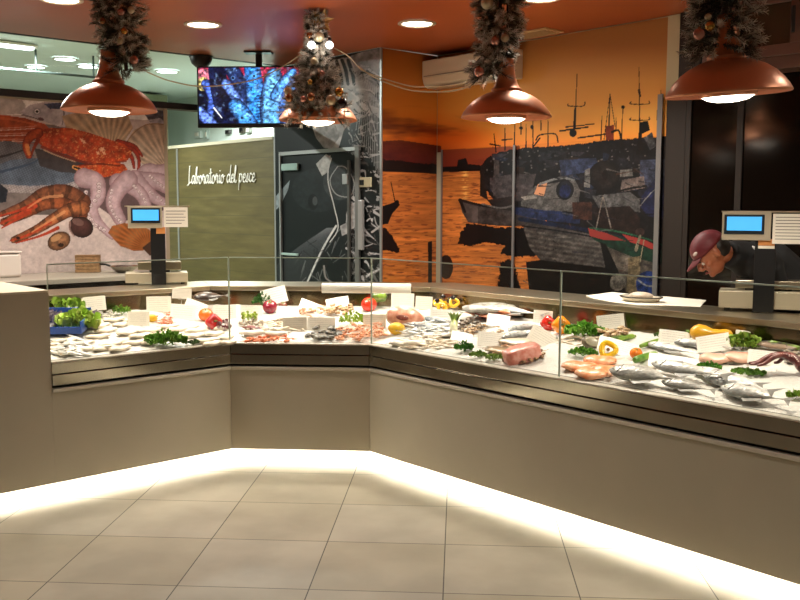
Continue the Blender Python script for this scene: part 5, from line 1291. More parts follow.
GREY = grad_mat('sea_bream_skin', 'cfcbc2', '77756f', 1, 0.3, 0.8, rough=0.3, metal=0.1, mott=0.8, scales=60)
BREAMS = grad_mat('bream_pale_skin', 'e6e2da', '8a8a86', 1, 0.45, 0.85, rough=0.28, metal=0.1, mott=0.6, scales=60)
FINM = mat('fish_fin', '7c7870', 0.4, var=0.3, scale=40)
def put(o, u, v, rz=0, lift=0.0, roll=0.0, pitch=None):
    p, s = on_bed(u, v, lift)
    o.location = p+Vector((0, 0, 0.0)); o.rotation_euler = (0, roll, rz)
    return p, s
def px(u, v): return on_bed(u, v)[1]
def segang(u0, v0, u1, v1):
    a, b_ = on_bed(u0, v0)[0], on_bed(u1, v1)[0]; d = b_-a; return math.atan2(d.y, d.x), math.hypot(d.x, d.y), (a+b_)/2
def lay_fish(u0, v0, u1, v1, hpx, label, m=None, name='whole_fish', fin=None, group=None, lift=0.0, bend=0.0, cat='fish', Wf=0.36):
    """tail at the first point, head at the second"""
    a, L, c = segang(u0, v0, u1, v1); s = px((u0+u1)/2, (v0+v1)/2); 
    # the bed is seen at a low angle: raise the upper side so the flank shows as high as in the photo
    H = max(hpx*s*1.35, L*0.16); H = min(H, L*0.42)
    t = fish_tree(name, L, H, H*Wf*1.4, m or SILV, fin or FINM, label, cat, group, bend)
    t.location = c+Vector((0, 0, H*0.22+lift)); t.rotation_euler = Euler((math.radians(32), 0, 0)).to_matrix().to_euler() if False else (0, 0, a)
    t.rotation_euler = (Matrix.Rotation(a, 3, 'Z') @ Matrix.Rotation(math.radians(24) if math.cos(a) > 0 else math.radians(-24), 3, 'X')).to_euler()
    return t
lay_fish(676, 388, 610, 378, 19, 'big grey sea bream at the front edge, its head towards the salmon fillets', GREY, lift=0.0)
lay_fish(722, 388, 652, 372, 15, 'silver sea bream lying behind the big grey one', BREAMS, lift=0.02)
lay_fish(770, 402, 704, 378, 17, 'long silver sea bass running back from the front edge', SILV)
lay_fish(786, 409, 722, 393, 17, 'shiny sea bream nearest the front edge of the ice', BREAMS)
lay_fish(712, 396, 662, 386, 12, 'dark backed sea bream between the two nearest the front edge', GREY)
lay_fish(758, 394, 690, 372, 11, 'long pale sea bass behind the heap of sea bream', SILV, lift=0.01)
lay_fish(540, 321, 486, 309, 9, 'silver fish in film at the back of the long counter, right of the wrapped one', SILV)
lay_fish(450, 326, 418, 320, 8, 'silver mackerel behind the leek', grad_mat('mackerel_skin', 'dedcd6', '4a5660', 1, .45, .7, mott=.8, scales=60))
lay_fish(446, 336, 408, 326, 8, 'silver mackerel between the leek and the swordfish steak', grad_mat('mackerel_skin', 'dedcd6', '4a5660', 1, .45, .7, mott=.8, scales=60))
lay_fish(700, 360, 646, 345, 9, 'long slim silver fish in front of its price card', SILV)
lay_fish(735, 352, 668, 344, 7, 'slim silver fish behind the long slim one', SILV)
lay_fish(548, 326, 505, 338, 9, 'curved silver fish left of the red pepper', SILV, bend=0.12)
lay_fish(542, 334, 500, 344, 8, 'second curved silver fish lying against the first', SILV, bend=0.12)
lay_fish(556, 340, 520, 336, 8, 'silver fish half under the askew price card', SILV)
lay_fish(226, 300, 193, 302, 12, 'dark brown whole fish at the back of the first counter', grad_mat('dark_fish_skin', '6a5648', '2a201a', 1, .4, .7, mott=.6))
lay_fish(268, 332, 242, 328, 5, 'small dark red fish in the middle counter', grad_mat('dark_red_skin', 'b08070', '6a2018', 1, .35, .6))
lay_fish(478, 322, 512, 318, 8, 'red mullet behind its price card', grad_mat('mullet_skin', 'dca488', 'b04828', 1, .35, .65))
lay_fish(462, 320, 492, 313, 8, 'red mullet lying at the back of the long counter', grad_mat('mullet_skin', 'dca488', 'b04828', 1, .35, .65))
lay_fish(742, 345, 800, 352, 8, 'brown whole fish at the back right of the ice', grad_mat('brown_fish_skin', '8a7460', '3c2c20', 1, .35, .65, mott=.5))

# wrapped white fish tray / ice bag along the rear
def heap(name, u, v, wpx, hpx, label, cat, m, seed=0, flat=1.0, n=1):
    p, s = on_bed(u, v); t = thing(name, label, cat, tuple(p), (0, 0, yaw_of(u, v)))
    b = MB(); f = lambda q: q*(1+0.16*mnoise.noise(q*2.2+Vector((seed, 0, 0)))+0.05*mnoise.noise(q*6))
    b.ball((0, 0, hpx*s*.3), wpx*s/2, 24, (1, .55*flat, hpx/wpx*1.4), None, f); b.build('mass', m, t); return t
WRAP = mat('clear_film_white', 'c8c4ba', 0.15, 0, var=0.45, scale=22, bump=1.0, spec=0.9)
heap('wrapped_fish', 494, 311, 66, 8, 'long white fish wrapped in shiny film at the back of the long counter', 'fish', WRAP, 2)
# fillets
def fillet(u, v, Lpx, Wm, label, m, ang=None, name='fish_fillet', lift=0.0, cat='fillet', th=0.02, group=None, H=None):
    p, s = on_bed(u, v, lift); L = Lpx*s
    t = thing(name, label, cat, tuple(p), (0, 0, yaw_of(u, v)+math.radians(ang or 0)), group=group)
    t.rotation_euler.x = math.radians(10)
    b = MB(); rings = []; 
    for i in range(11):
        x = i/10; r = (0.35+0.65*math.sin(PI*min(1, x*1.15+.05))**.7) if x < .87 else 0.3
        r = max(0.12, math.sin(PI*(0.06+0.88*x))**0.6); ring = []
        for j in range(12):
            a = 2*PI*j/12; ring.append(Vector(((x-.5)*L, math.cos(a)*r*Wm/2, th*0.4+math.sin(a)*th/2*r+0.004*math.sin(x*9))))
        rings.append(ring)
    b.loft(rings); b.build('flesh', m, t)
    b = MB(); b.box((0, 0, -0.001), (L*.8, Wm*.7, 0.004)); b.build('skin', mat('fillet_skin', 'a8a498', 0.3), t)
    return t
PALEF = grad_mat('pale_fillet', 'e8dcc8', 'c9b090', 1, .3, .8, rough=.3, mott=.9)
PINKF = grad_mat('pink_fillet', 'e8b49c', 'd88a74', 1, .3, .7, rough=.3, mott=.5)
SALM = mat('salmon_flesh', 'e88a58', 0.3, var=0.12, scale=30, col2='f0b48a')
r_ = random.Random(5)
fl = [(66, 342, 30), (82, 345, 28), (104, 350, 28), (120, 350, 26), (140, 337, 26), (160, 336, 26), (178, 331, 26), (194, 337, 26), (190, 329, 22), (150, 344, 20), (212, 345, 24), (228, 344, 16), (106, 332, 24), (114, 321, 22), (100, 327, 22), (55, 350, 26), (132, 322, 16), (60, 346, 30), (88, 350, 30), (112, 345, 34), (128, 334, 26), (150, 332, 24), (72, 354, 26), (135, 344, 26), (185, 338, 28), (168, 328, 22), (205, 342, 28), (225, 339, 20), (222, 330, 16), (98, 338, 24), (120, 326, 18)]
for i, (u, v, L) in enumerate(fl):
    fillet(u, v, L*1.1, 0.055, 'pale white fish fillet laid in rows on the first counter', PALEF, 35+r_.uniform(-12, 12), th=0.03, group='pale fillets on the first counter')
for u, v, L, a in ((580, 370, 36, -14), (600, 364, 32, -8), (592, 377, 34, -16), (606, 374, 26, 10)):
    fillet(u, v, L, 0.13, 'orange salmon fillet in the pile beside the sea bream', SALM, a, 'salmon_fillet', th=0.05, group='salmon fillets in a pile')
fillet(716, 362, 32, 0.10, 'pink fish fillet nearer the long slim fish', PINKF, -5, th=.05)
fillet(742, 361, 36, 0.11, 'pink fish fillet left of the card by the octopus', PINKF, 4, th=.05)
fillet(512, 314, 28, .09, 'orange fish fillet behind the price card of the red mullets', mat('orange_flesh', 'd9865c', .35, var=.2, scale=25), -4, th=.04)
fillet(505, 352, 40, 0.12, 'brown flatfish in front of the wide price card', grad_mat('flatfish_skin', 'b09874', '5a4028', 1, .2, .8, mott=.7), -10, 'flatfish', cat='fish', th=.03)
fillet(516, 343, 34, 0.12, 'cream flatfish belly up behind the brown one', PALEF, -6, 'flatfish', cat='fish', th=.03)
# tuna block
def block(u, v, wpx, hpx, D, label, m, m2, name, ang=0):
    p, s = on_bed(u, v); t = thing(name, label, 'fish steak', tuple(p), (math.radians(6), math.radians(ang), yaw_of(u, v)+0.35))
    b = MB(); W, H = wpx*s, hpx*s; rings = []
    for i in range(7):
        x = i/6; r = .8+.2*math.sin(PI*x); rings.append([Vector(((x-.5)*W, math.copysign(abs(math.cos(a))**.32, math.cos(a))*r*D/2, H*.42+math.copysign(abs(math.sin(a))**.32, math.sin(a))*r*H/2)) for a in [2*PI*j/16+.01 for j in range(16)]])
    b.loft(rings); b.build('flesh', m, t)
    b = MB(); b.tube([(-W*.5, D*.52, H*.1), (0, D*.56, H*.08), (W*.5, D*.52, H*.1)], H*.12, 8); b.build('skin', m2, t)
    return t
block(523, 360, 35, 16, 0.12, 'pink red tuna block at the front edge of the ice', mat('tuna_flesh', 'd88070', .3, var=.2, scale=35, col2='e8aa9c'), mat('tuna_skin', '6a4a44', .3), 'tuna_block', -14)
# swordfish steak in the corner
p, s = on_bed(403, 327); t = thing('swordfish_steak', 'large round swordfish steak standing in the corner above the lemon', 'fish steak', tuple(p), (math.radians(-22), math.radians(8), yaw_of(403, 320)-.1))
R_ = 17.5*s; b = MB(); rings = []
for y, k in ((0, .97), (-.012, 1), (-.03, 1), (-.042, .97)): rings.append([Vector((math.cos(a)*R_*k*1.05*(1+.06*math.cos(3*a)), y, R_*.55+math.sin(a)*R_*.58*k)) for a in [2*PI*j/36 for j in range(36)]])
b.loft(rings); b.build('flesh', mat('swordfish_flesh', 'c87c60', .3, var=.15, scale=22, col2='e2a98e'), t)
b = MB(); b.tube([Vector((math.cos(a)*R_*1.05*(1+.06*math.cos(3*a)), -.02, R_*.55+math.sin(a)*R_*.58)) for a in [2*PI*j/36 for j in range(37)]], .011, 6); b.build('skin_rim', mat('steak_rim', 'd8c8b4', .3), t)
b = MB(); b.ball((-R_*.1, -.043, R_*.45), R_*.24, 12, (1.5, .15, .7)); b.build('bloodline', mat('bloodline', '7a3a2c', .35), t)
b = MB(); b.ball((R_*.0, -.045, R_*.5), R_*.07, 12, (1, .2, 1)); b.build('bone', mat('bone_white', 'ece2d0', .4), t)

# ------------------------------------------------------------------ vegetables and lemons
def pepper(u, v, wpx, col, label, tipx=0.4):
    p, s = on_bed(u, v); r = wpx*s/2
    t = thing('bell_pepper', label, 'pepper', tuple(p+Vector((0, 0, r*.75))), (tipx+.9, 0, yaw_of(u, v)+.2))
    def f(q):
        a = math.atan2(q.y, q.x); k = 1+.10*math.cos(4*a)*(1-abs(q.z)**2)
        z = q.z*(.85) if q.z < 0 else q.z*.85-.35*math.exp(-(q.x**2+q.y**2)*9)
        return Vector((q.x*k, q.y*k, z))
    b = MB(); b.ball((0, 0, 0), r, 32, (1, 1, 1), None, f); b.build('body', mat('pepper_'+col, col, .18, spec=.7, coat=.4), t)
    b = MB(); b.tube([(0, 0, r*.42), (r*.05, 0, r*.7), (r*.2, 0, r*.98)], r*.13, 8, r*.09); b.lathe([(r*.3, r*.47), (r*.15, r*.53), (.001, r*.55)], 12); b.build('stem', mat('green_stem', '5f7a30', .5), t)
    return t
pepper(214, 328, 16, 'c4201c', 'red bell pepper beside the radicchio')
pepper(548, 329, 15, 'd02418', 'red bell pepper leaning on the orange one')
pepper(561, 332, 18, 'f0901c', 'orange bell pepper between the glass joint and the salad')
def tomato(u, v, wpx, col, label, name='tomato', cat='tomato', flat=.85):
    p, s = on_bed(u, v); r = wpx*s/2; t = thing(name, label, cat, tuple(p+Vector((0, 0, r*.7))), (.5, .1, 0))
    b = MB(); b.ball((0, 0, 0), r, 24, (1, 1, flat), None, lambda q: Vector((q.x, q.y, q.z-.15*math.exp(-(q.x**2+q.y**2)*8) if q.z > 0 else q.z))); b.build('fruit', mat('fruit_'+col, col, .2, spec=.6, coat=.3), t)
    b = MB()
    for k in range(5):
        a = k*2*PI/5; d = Vector((math.cos(a), math.sin(a), 0)); w = Vector((-d.y, d.x, 0))*r*.1
        b.add([Vector((0, 0, r*flat*.9))+w, Vector((0, 0, r*flat*.9))-w, d*r*.55+Vector((0, 0, r*flat*.88))], [(0, 1, 2)])
    b.tube([(0, 0, r*flat*.85), (0, 0, r*flat*1.1)], r*.06, 6); b.build('calyx', mat('green_stem', '5f7a30', .5), t)
tomato(206, 320, 15, 'e8701c', 'orange tomato between two price cards')
tomato(369, 310, 16, 'd8341c', 'red tomato in front of the green courgettes in the corner')
tomato(636, 358, 13, 'ea7a1e', 'orange tomato at the end of the courgette')
tomato(270, 312, 15, '8e2436', 'dark red onion under the tilted price card', 'red_onion', 'onion', .9)
tomato(283, 309, 9, '7a4636', 'small brown red onion behind the bigger one', 'red_onion', 'onion', .9)
def lemon(u, v, wpx, label, col='e8b82c', half=False, name='lemon'):
    p, s = on_bed(u, v); r = wpx*s/2; t = thing(name, label, 'lemon', tuple(p+Vector((0, 0, r*.6))), (0, .2, yaw_of(u, v)+.3))
    b = MB(); b.ball((0, 0, 0), r, 22, (1, .78, .78), Matrix.Rotation(PI/2, 3, 'Y') if False else None, lambda q: Vector((q.x*(1+.12*abs(q.x)**6), q.y, q.z))); b.build('peel', mat('lemon_'+col, col, .4, var=.08, scale=60, bump=.3), t)
    b = MB(); b.ball((r*1.1, 0, 0), r*.14, 8); b.build('tip', mat('lemon_tip', 'c09a2a', .5), t)
lemon(397, 334, 17, 'yellow lemon in front of the swordfish steak')
lemon(152, 321, 10, 'yellow lemon half hidden by the first prawns')
# yellow pepper slices and strips
def ringslice(u, v, wpx, col, label, name='pepper_ring', tilt=60, group=None):
    p, s = on_bed(u, v); r = wpx*s/2; t = thing(name, label, 'pepper', tuple(p+Vector((0, 0, r*.8))), (math.radians(tilt), 0, yaw_of(u, v)), group=group)
    b = MB(); b.tube([Vector((math.cos(a)*r*.72*(1+.1*math.cos(3*a)), math.sin(a)*r*.72*(1+.1*math.cos(3*a)), 0)) for a in [2*PI*j/30 for j in range(31)]], r*.3, 10); b.build('flesh', mat('pepper_'+col, col, .18, spec=.7, coat=.4), t)
    b = MB(); b.ball((0, 0, 0), r*.2, 10, (1, 1, .6)); b.build('seeds', mat('seed_brown', '7a5420', .5), t)
ringslice(608, 357, 19, 'ecc01c', 'yellow pepper ring on the salmon fillets')
for i, (u, v) in enumerate(((438, 307), (446, 310), (454, 307), (442, 312))):
    ringslice(u, v, 11, 'e8b424', 'yellow pepper strip in the heap behind the leek', tilt=30+i*15, group='yellow pepper strips')
for i, (u, v) in enumerate(((437, 299), (443, 298), (449, 300), (453, 299))):
    p, s = on_bed(u, v+3); t = thing('black_olive', 'black olive on the yellow pepper strips', 'olive', tuple(p+Vector((0, 0, .012+.02*(i % 2)))), group='black olives at the back of the long counter')
    b = MB(); b.ball((0, 0, 0), .016, 12, (1.2, 1, 1)); b.build('flesh', mat('olive_black', '1a1216', .2), t)
# squash
p, s = on_bed(714, 341); t = thing('yellow_squash', 'yellow pear shaped squash at the back behind a price card', 'squash', tuple(p+Vector((-.03, -.03, 8*s))), (0, 0, -PI/4+.25))
b = MB(); rings = []
for x, r in ((-20, .5), (-19, 4), (-16, 7), (-11, 9), (-5, 8), (2, 5.2), (9, 5.0), (15, 6), (19, 5.2), (21, 3), (22, .4)): rings.append([Vector((x*s, math.cos(a)*r*s, math.sin(a)*r*s)) for a in [2*PI*j/20 for j in range(20)]])
b.loft(rings); b.build('body', mat('squash_yellow', 'd9a024', .3, var=.12, scale=8), t)
b = MB(); b.tube([(-20*s, 0, 0), (-24*s, 0, 1*s)], 1.6*s, 8); b.build('stem', mat('green_stem', '5f7a30', .5), t)
def courgette(u0, v0, u1, v1, rpx, label, col='4c7a2c'):
    a, L, c = segang(u0, v0, u1, v1); s = px(u0, v0); r = rpx*s*.68; t = thing('courgette', label, 'courgette', tuple(c+Vector((0, 0, r*.8))), (0, -.08, a))
    b = MB(); rings = [[Vector((x*L, math.cos(q)*r*k, math.sin(q)*r*k)) for q in [2*PI*j/14 for j in range(14)]] for x, k in ((-.5, .5), (-.47, .85), (-.3, 1), (0, 1.05), (.3, .98), (.46, .9), (.5, .55))]
    b.loft(rings); b.build('body', mat('courgette_'+col, col, .3, var=.3, scale=18, col2='86a83e'), t)
    b = MB(); b.tube([(L*.5, 0, 0), (L*.56, 0, 0)], r*.4, 8); b.build('stem', mat('green_stem', '5f7a30', .5), t)
courgette(634, 365, 656, 355, 5.5, 'green courgette across the ice in front of the largest price card')
courgette(640, 350, 660, 340, 3.5, 'short green courgette behind the clam card', '6a8a34')
courgette(372, 305, 386, 297, 7, 'dark green courgette at the back corner behind the tomato', '2c4a1c')
courgette(606, 345, 634, 337, 4.5, 'dark green courgette behind the clam heap', '3a5a22')
courgette(800, 350, 770, 345, 4, 'dark aubergine lying at the back near the brown fish', '2a1c22')
# leek / fennel
p, s = on_bed(453, 337); t = thing('leek', 'pale leek with green top standing in the squid', 'leek', tuple(p), (-.35, .08, yaw_of(453, 330)))
b = MB(); b.tube([(0, 0, 0), (0, 0, 8*s), (0, 0, 17*s)], 4.4*s, 14, 3.6*s); b.build('shaft', grad_mat('leek_shaft', 'f2ecd0', 'c2cc84', 2, .4, .9), t)
b = MB()
for k in range(11):
    a = k*.57; d = Vector((math.cos(a), math.sin(a)*.5, 0)); w = Vector((-d.y, d.x, 0))*3.4*s
    b.add([d*2*s+w+Vector((0, 0, 15*s)), d*2*s-w+Vector((0, 0, 15*s)), d*5*s-w+Vector((0, 0, 22*s)), d*5*s+w+Vector((0, 0, 22*s)), d*8*s+Vector((0, 0, 25*s))], [(0, 1, 2, 3), (3, 2, 4)])
b.build('leaves', mat('leek_green', 'a4bc6c', .5), t)
# leafy greens
def greens(u, v, wpx, hpx, label, c1='5a8a2a', c2='86b044', n=70, name='parsley', size=.015, seed=0, cat='herb', ruffle=False, depth=.5):
    p, s = on_bed(u, v+hpx*.3); n = int(n*(1 if ruffle else 2.2)); R = random.Random(seed+int(u)); W, H = wpx*s/2, hpx*s
    t = thing(name, label, cat, tuple(p), (0, 0, yaw_of(u, v)))
    ms = [mat('leaf_'+c1, c1, .5), mat('leaf_'+c2, c2, .5)]
    b = MB()
    for k in range(n):
        a = R.random()*2*PI; rr = math.sqrt(R.random()); q = Vector((math.cos(a)*rr*W, math.sin(a)*rr*W*depth, H*(.15+.75*R.random()*(1-rr*.6))))
        d = Vector((math.cos(a)*rr, math.sin(a)*rr*.6-.25, .35+R.random()*.7)).normalized(); e = d.cross(Vector((R.uniform(-1, 1), R.uniform(-1, 1), R.uniform(-.3, .3)))).normalized(); z_ = size*R.uniform(.7, 1.3)*(1 if ruffle else .8)
        b.cur = R.randrange(2); m = 5 if ruffle else 3; row = []
        for i in range(m):
            f = i/(m-1); wd = math.sin(PI*(.12+.8*f))*z_*.7; o_ = d.cross(e)*(.25*z_*math.sin(f*7+k))
            row.append([q+d*z_*1.3*f+e*wd+o_, q+d*z_*1.3*f-o_*.6, q+d*z_*1.3*f-e*wd+o_])
        b.add([x for y in row for x in y], [(i*3+j, i*3+j+1, i*3+j+4, i*3+j+3) for i in range(m-1) for j in range(2)], True)
    o = b.build('leaves', ms, t)
    b = MB()
    for k in range(5):
        a = R.random()*2*PI; b.tube([(0, 0, 0), (math.cos(a)*W*.4, math.sin(a)*W*.3, H*.3), (math.cos(a)*W*.7, math.sin(a)*W*.4, H*.6)], .0025, 5)
    b.build('stalks', mat('stalk_'+c2, c2, .5), t)
    return t
greens(166, 341, 36, 15, 'big sprig of parsley on the pale fillets', n=110, size=.028)
greens(193, 343, 12, 5, 'small green leaf on the front edge of the first counter', '2f4a20', '4c6a2c', n=14, name='green_leaf')
greens(122, 311, 16, 12, 'parsley tuft behind the first counter price cards', n=50)
greens(249, 317, 14, 15, 'small pale lettuce in the middle counter', 'a4c040', 'c4d870', n=50, name='lettuce', cat='lettuce', ruffle=True)
greens(262, 301, 18, 16, 'dark leafy greens behind the red onion', '2c5a1c', '3e7028', n=60, name='leafy_greens')
greens(352, 320, 24, 16, 'bright green curly lettuce above the pink prawns', '8cb028', 'b0cc48', n=90, name='lettuce', cat='lettuce', ruffle=True)
greens(464, 348, 18, 12, 'parsley sprig at the front edge beside the flat card', '3c7a1e', '56962c', n=80)
greens(478, 355, 14, 6, 'thin herb leaves left of the tuna block', '6a8a34', '8aa84c', n=30)
greens(494, 358, 16, 7, 'pale green leaves touching the tuna block', '7a9a40', '9ab85c', n=36, name='lettuce', cat='lettuce')
greens(584, 332, 34, 15, 'wide green salad heap right of the orange pepper', '5c9a2c', '8cc04c', n=150, size=.026, name='salad_leaves', cat='salad')
greens(583, 353, 26, 9, 'parsley sprig beside the oyster', '4c8a26', '7cb040', n=80)
greens(742, 344, 28, 14, 'curly endive under the yellow squash', '7a9a34', 'a0bc54', n=90, name='endive', cat='salad', size=.03)
greens(709, 368, 22, 10, 'green leaves between the large price card and the sea bass', '4c8424', '68a034', n=80)
greens(748, 373, 32, 7, 'row of low green leaves before the card by the octopus', '5a8a2c', '7aa440', n=70)
greens(795, 396, 14, 9, 'green leaves at the right front of the ice', '7a9a30', '9ab84c', n=40)
greens(600, 333, 20, 8, 'green leaves between the salad and the clam card', '3c7020', '5a8a34', n=50)
greens(660, 336, 10, 5, 'tiny herb tuft at the back wall of the tray', '4a6a2c', '6a8a40', n=14)
greens(224, 327, 12, 15, 'dark red radicchio wedge with pale ribs', '6a1a2a', 'b8a0a0', n=40, name='radicchio', cat='salad', ruffle=True)

# blue crate with lettuce and purple artichoke
p, s = on_bed(64, 330); t = thing('blue_tray', 'blue plastic fish tray at the cashier end of the ice', 'tray', tuple(p+Vector((0, 0, .004))), (math.radians(4), 0, yaw_of(64, 330)-.25))
W, Dp, Hh = 44*s, .30, 12*s; BLU = mat('blue_plastic', '1f4fa8', .35, spec=.6)
b = MB(); b.box((0, 0, .004), (W, Dp, .008)); b.build('base', BLU, t, bevel=.002)
for nm, c_, d_ in (('side', (0, -Dp/2, Hh*.3), (W, .008, Hh*.6)), ('side', (0, Dp/2, Hh*.75), (W, .008, Hh*1.5)), ('side', (-W/2, 0, Hh*.5), (.008, Dp, Hh)), ('side', (W/2, 0, Hh*.5), (.008, Dp, Hh))):
    b = MB(); b.box(c_, d_); b.build(nm, BLU, t, bevel=.002)
greens(79, 324, 31, 24, 'large bright green lettuce standing in the blue tray', '9cc040', 'c8dc70', n=170, size=.038, name='lettuce', cat='lettuce', ruffle=True, depth=.6)
greens(68, 306, 24, 10, 'lettuce tuft behind the card on the blue tray', '7ca030', 'a0c048', n=40, size=.035, name='lettuce', cat='lettuce', ruffle=True)
for i, (u, v, w) in enumerate(((93, 326, 15), (58, 326, 14), (50, 322, 12))):
    p, s = on_bed(u, v); t = thing('purple_artichoke', ('purple streaked artichoke right of the large lettuce', 'purple artichoke inside the blue tray', 'dark purple artichoke at the tray end by the cashier block')[i], 'artichoke', tuple(p+Vector((0, 0, w*s*.45))), (-.5, .3, 0))
    b = MB(); r = w*s/2
    for k in range(26):
        a = k*2.4; h = -r*.6+r*1.3*k/26; R0 = r*math.cos((k/26-.3)*1.2); d = Vector((math.cos(a), math.sin(a), 0)); e = Vector((-d.y, d.x, 0))
        b.add([d*R0*.8+e*r*.35+Vector((0, 0, h)), d*R0*.8-e*r*.35+Vector((0, 0, h)), d*R0*1.02-e*r*.28+Vector((0, 0, h+r*.4)), d*R0*.95+Vector((0, 0, h+r*.75)), d*R0*1.02+e*r*.28+Vector((0, 0, h+r*.4))], [(0, 1, 2, 3, 4)])
    b.ball((0, 0, 0), r*.8, 12); b.build('leaves', mat('artichoke_purple', '5a4a66', .4, var=.4, scale=30, col2='a89ca0'), t)
    b = MB(); b.tube([(0, 0, -r*.8), (0, 0, -r*1.15)], r*.2, 8); b.build('stem', mat('green_stem', '5f7a30', .5), t)

# ------------------------------------------------------------------ small repeated seafood: one of each, then copies
def spread(proto_fn, name, spots, label, cat, group, jitter=.6, lift=.006, flat=0.3, scale=(.85, 1.15)):
    R = random.Random(len(spots)*7+int(spots[0][0])); root = None
    for i, (u, v, h) in enumerate(spots):
        p, s = on_bed(u, v); loc = p+Vector((0, 0, lift+h)); rot = (R.uniform(-flat, flat), R.uniform(-flat, flat), R.uniform(-PI, PI)*jitter); sc = R.uniform(*scale)
        if root is None:
            root = thing(name, label, cat, tuple(loc), rot, group=group); proto_fn(root); root.scale = (sc,)*3
        else: copy_tree(root, loc, rot, sc)
def clam(col, r, col2=None):
    def f(t):
        m = mat('shell_'+col, col, .35, var=.25, scale=60, col2=col2)
        for nm, sg in (('upper_shell', 1), ('lower_shell', -1)):
            b = MB(); rings = []
            for i in range(7):
                th = (i/6)*PI/2; ring = []
                for j in range(16):
                    a = 2*PI*j/16; k = math.cos(th)*(1+.04*math.cos(9*a)); ring.append(Vector((math.cos(a)*r*k*1.15+(.25*r*math.sin(th) if i else 0), math.sin(a)*r*k*.9, sg*math.sin(th)*r*.5)))
                rings.append(ring)
            b.loft(rings, True); b.build(nm, m, t)
    return f
def prawn(col, L, col2, r=None):
    def f(t):
        m = grad_mat('prawn_'+col, col, col2, 0, .2, .8, mott=.4, bands=6, bc=col2); r0 = r or L*.11
        pts = []; N = 9
        for i in range(N):
            a = -0.3+2.3*i/(N-1); pts.append(Vector((math.cos(a)*L*.33, math.sin(a)*L*.33-L*.15, 0)))
        b = MB(); b.tube(pts, r0, 8, r0*.45); b.build('body', m, t)
        b = MB(); e = pts[-1]; d = (pts[-1]-pts[-2]).normalized(); w = Vector((-d.y, d.x, 0))
        b.add([e, e+d*L*.16+w*L*.08, e+d*L*.12, e+d*L*.16-w*L*.08, e+Vector((0, 0, .002))], [(0, 1, 2), (0, 2, 3), (4, 2, 1), (4, 3, 2)]); b.build('tail', m, t)
        b = MB(); h = pts[0]; b.tube([h, h+Vector((L*.05, -L*.2, 0)), h+Vector((L*.25, -L*.35, .01))], .0012, 4); b.tube([h, h+Vector((-.02, -L*.22, 0)), h+Vector((-L*.15, -L*.4, .006))], .0012, 4); b.build('feelers', m, t)
    return f
def scatter(u0, u1, v0, v1, n, seed, hmax=0.0, shape='ell'):
    R = random.Random(seed); out = []
    while len(out) < n:
        x, y = R.uniform(-1, 1), R.uniform(-1, 1)
        if shape == 'ell' and x*x+y*y > 1: continue
        out.append(((u0+u1)/2+x*(u1-u0)/2, (v0+v1)/2+y*(v1-v0)/2, R.random()*hmax))
    return sorted(out, key=lambda q: q[1])
spread(clam('cdb088', .019, '8a6a48'), 'clam', scatter(599, 629, 333, 341, 34, 1, .04), 'small speckled clam in the heap behind the flat price card', 'clam', 'clams in the heap by the back card')
spread(clam('d8b890', .019, 'a07a54'), 'clam', scatter(321, 353, 307, 316, 30, 2, .03), 'small cream clam in the heap at the back of the middle counter', 'clam', 'clams at the back of the middle counter')
spread(clam('3a3430', .024, '8a8478'), 'mussel', scatter(306, 344, 329, 341, 34, 3, .02), 'dark mussel in the heap at the front of the middle counter', 'mussel', 'mussels at the front of the middle counter')
spread(clam('8a7a68', .018, '3a3028'), 'clam', scatter(455, 484, 321, 338, 36, 4, .02), 'small striped clam in the heap right of the leek', 'clam', 'clams right of the leek')
spread(clam('7a8070', .014, 'e0d8c8'), 'cockle', scatter(97, 120, 312, 319, 26, 5, .015), 'tiny grey cockle in the tray behind the pale fillets', 'cockle', 'cockles behind the pale fillets')
spread(clam('b89468', .02, '6a4a30'), 'clam', scatter(508, 545, 352, 364, 14, 14, .01), 'brown clam near the tuna block', 'clam', 'clams near the tuna block')
spread(prawn('f4cdb0', .075, 'e09a70'), 'prawn', scatter(336, 384, 329, 342, 75, 6, .05), 'peach coloured prawn in the big heap at the counter corner', 'prawn', 'prawns in the corner heap')
spread(prawn('f0a880', .085, 'd8754a'), 'prawn', scatter(246, 292, 337, 342, 26, 7, .0), 'orange prawn laid along the front of the middle counter', 'prawn', 'prawns along the front of the middle counter')
spread(prawn('f2d8c0', .075, 'e0aa88'), 'prawn', scatter(296, 330, 308, 317, 28, 8, .03), 'pale pink prawn behind the wide card of the middle counter', 'prawn', 'pale prawns of the middle counter')
spread(prawn('f0c0a8', .07, 'de8a68'), 'prawn', scatter(150, 180, 314, 326, 24, 9, .02), 'small pink prawn behind the pale fillets', 'prawn', 'pink prawns of the first counter')
spread(prawn('c87058', .09, '9a3020'), 'prawn', scatter(470, 504, 312, 320, 22, 10, .02), 'red prawn at the back of the long counter', 'prawn', 'red prawns of the long counter')
spread(prawn('c8ac94', .08, '8a6a54'), 'prawn', scatter(505, 536, 346, 360, 16, 15, .01), 'brownish raw prawn around the flatfish', 'prawn', 'raw prawns around the flatfish')
spread(prawn('d8c0a0', .07, 'a88a68'), 'prawn', scatter(458, 510, 326, 338, 34, 16, .01), 'sandy shrimp between the leek and the price cards', 'shrimp', 'sandy shrimps right of the leek')
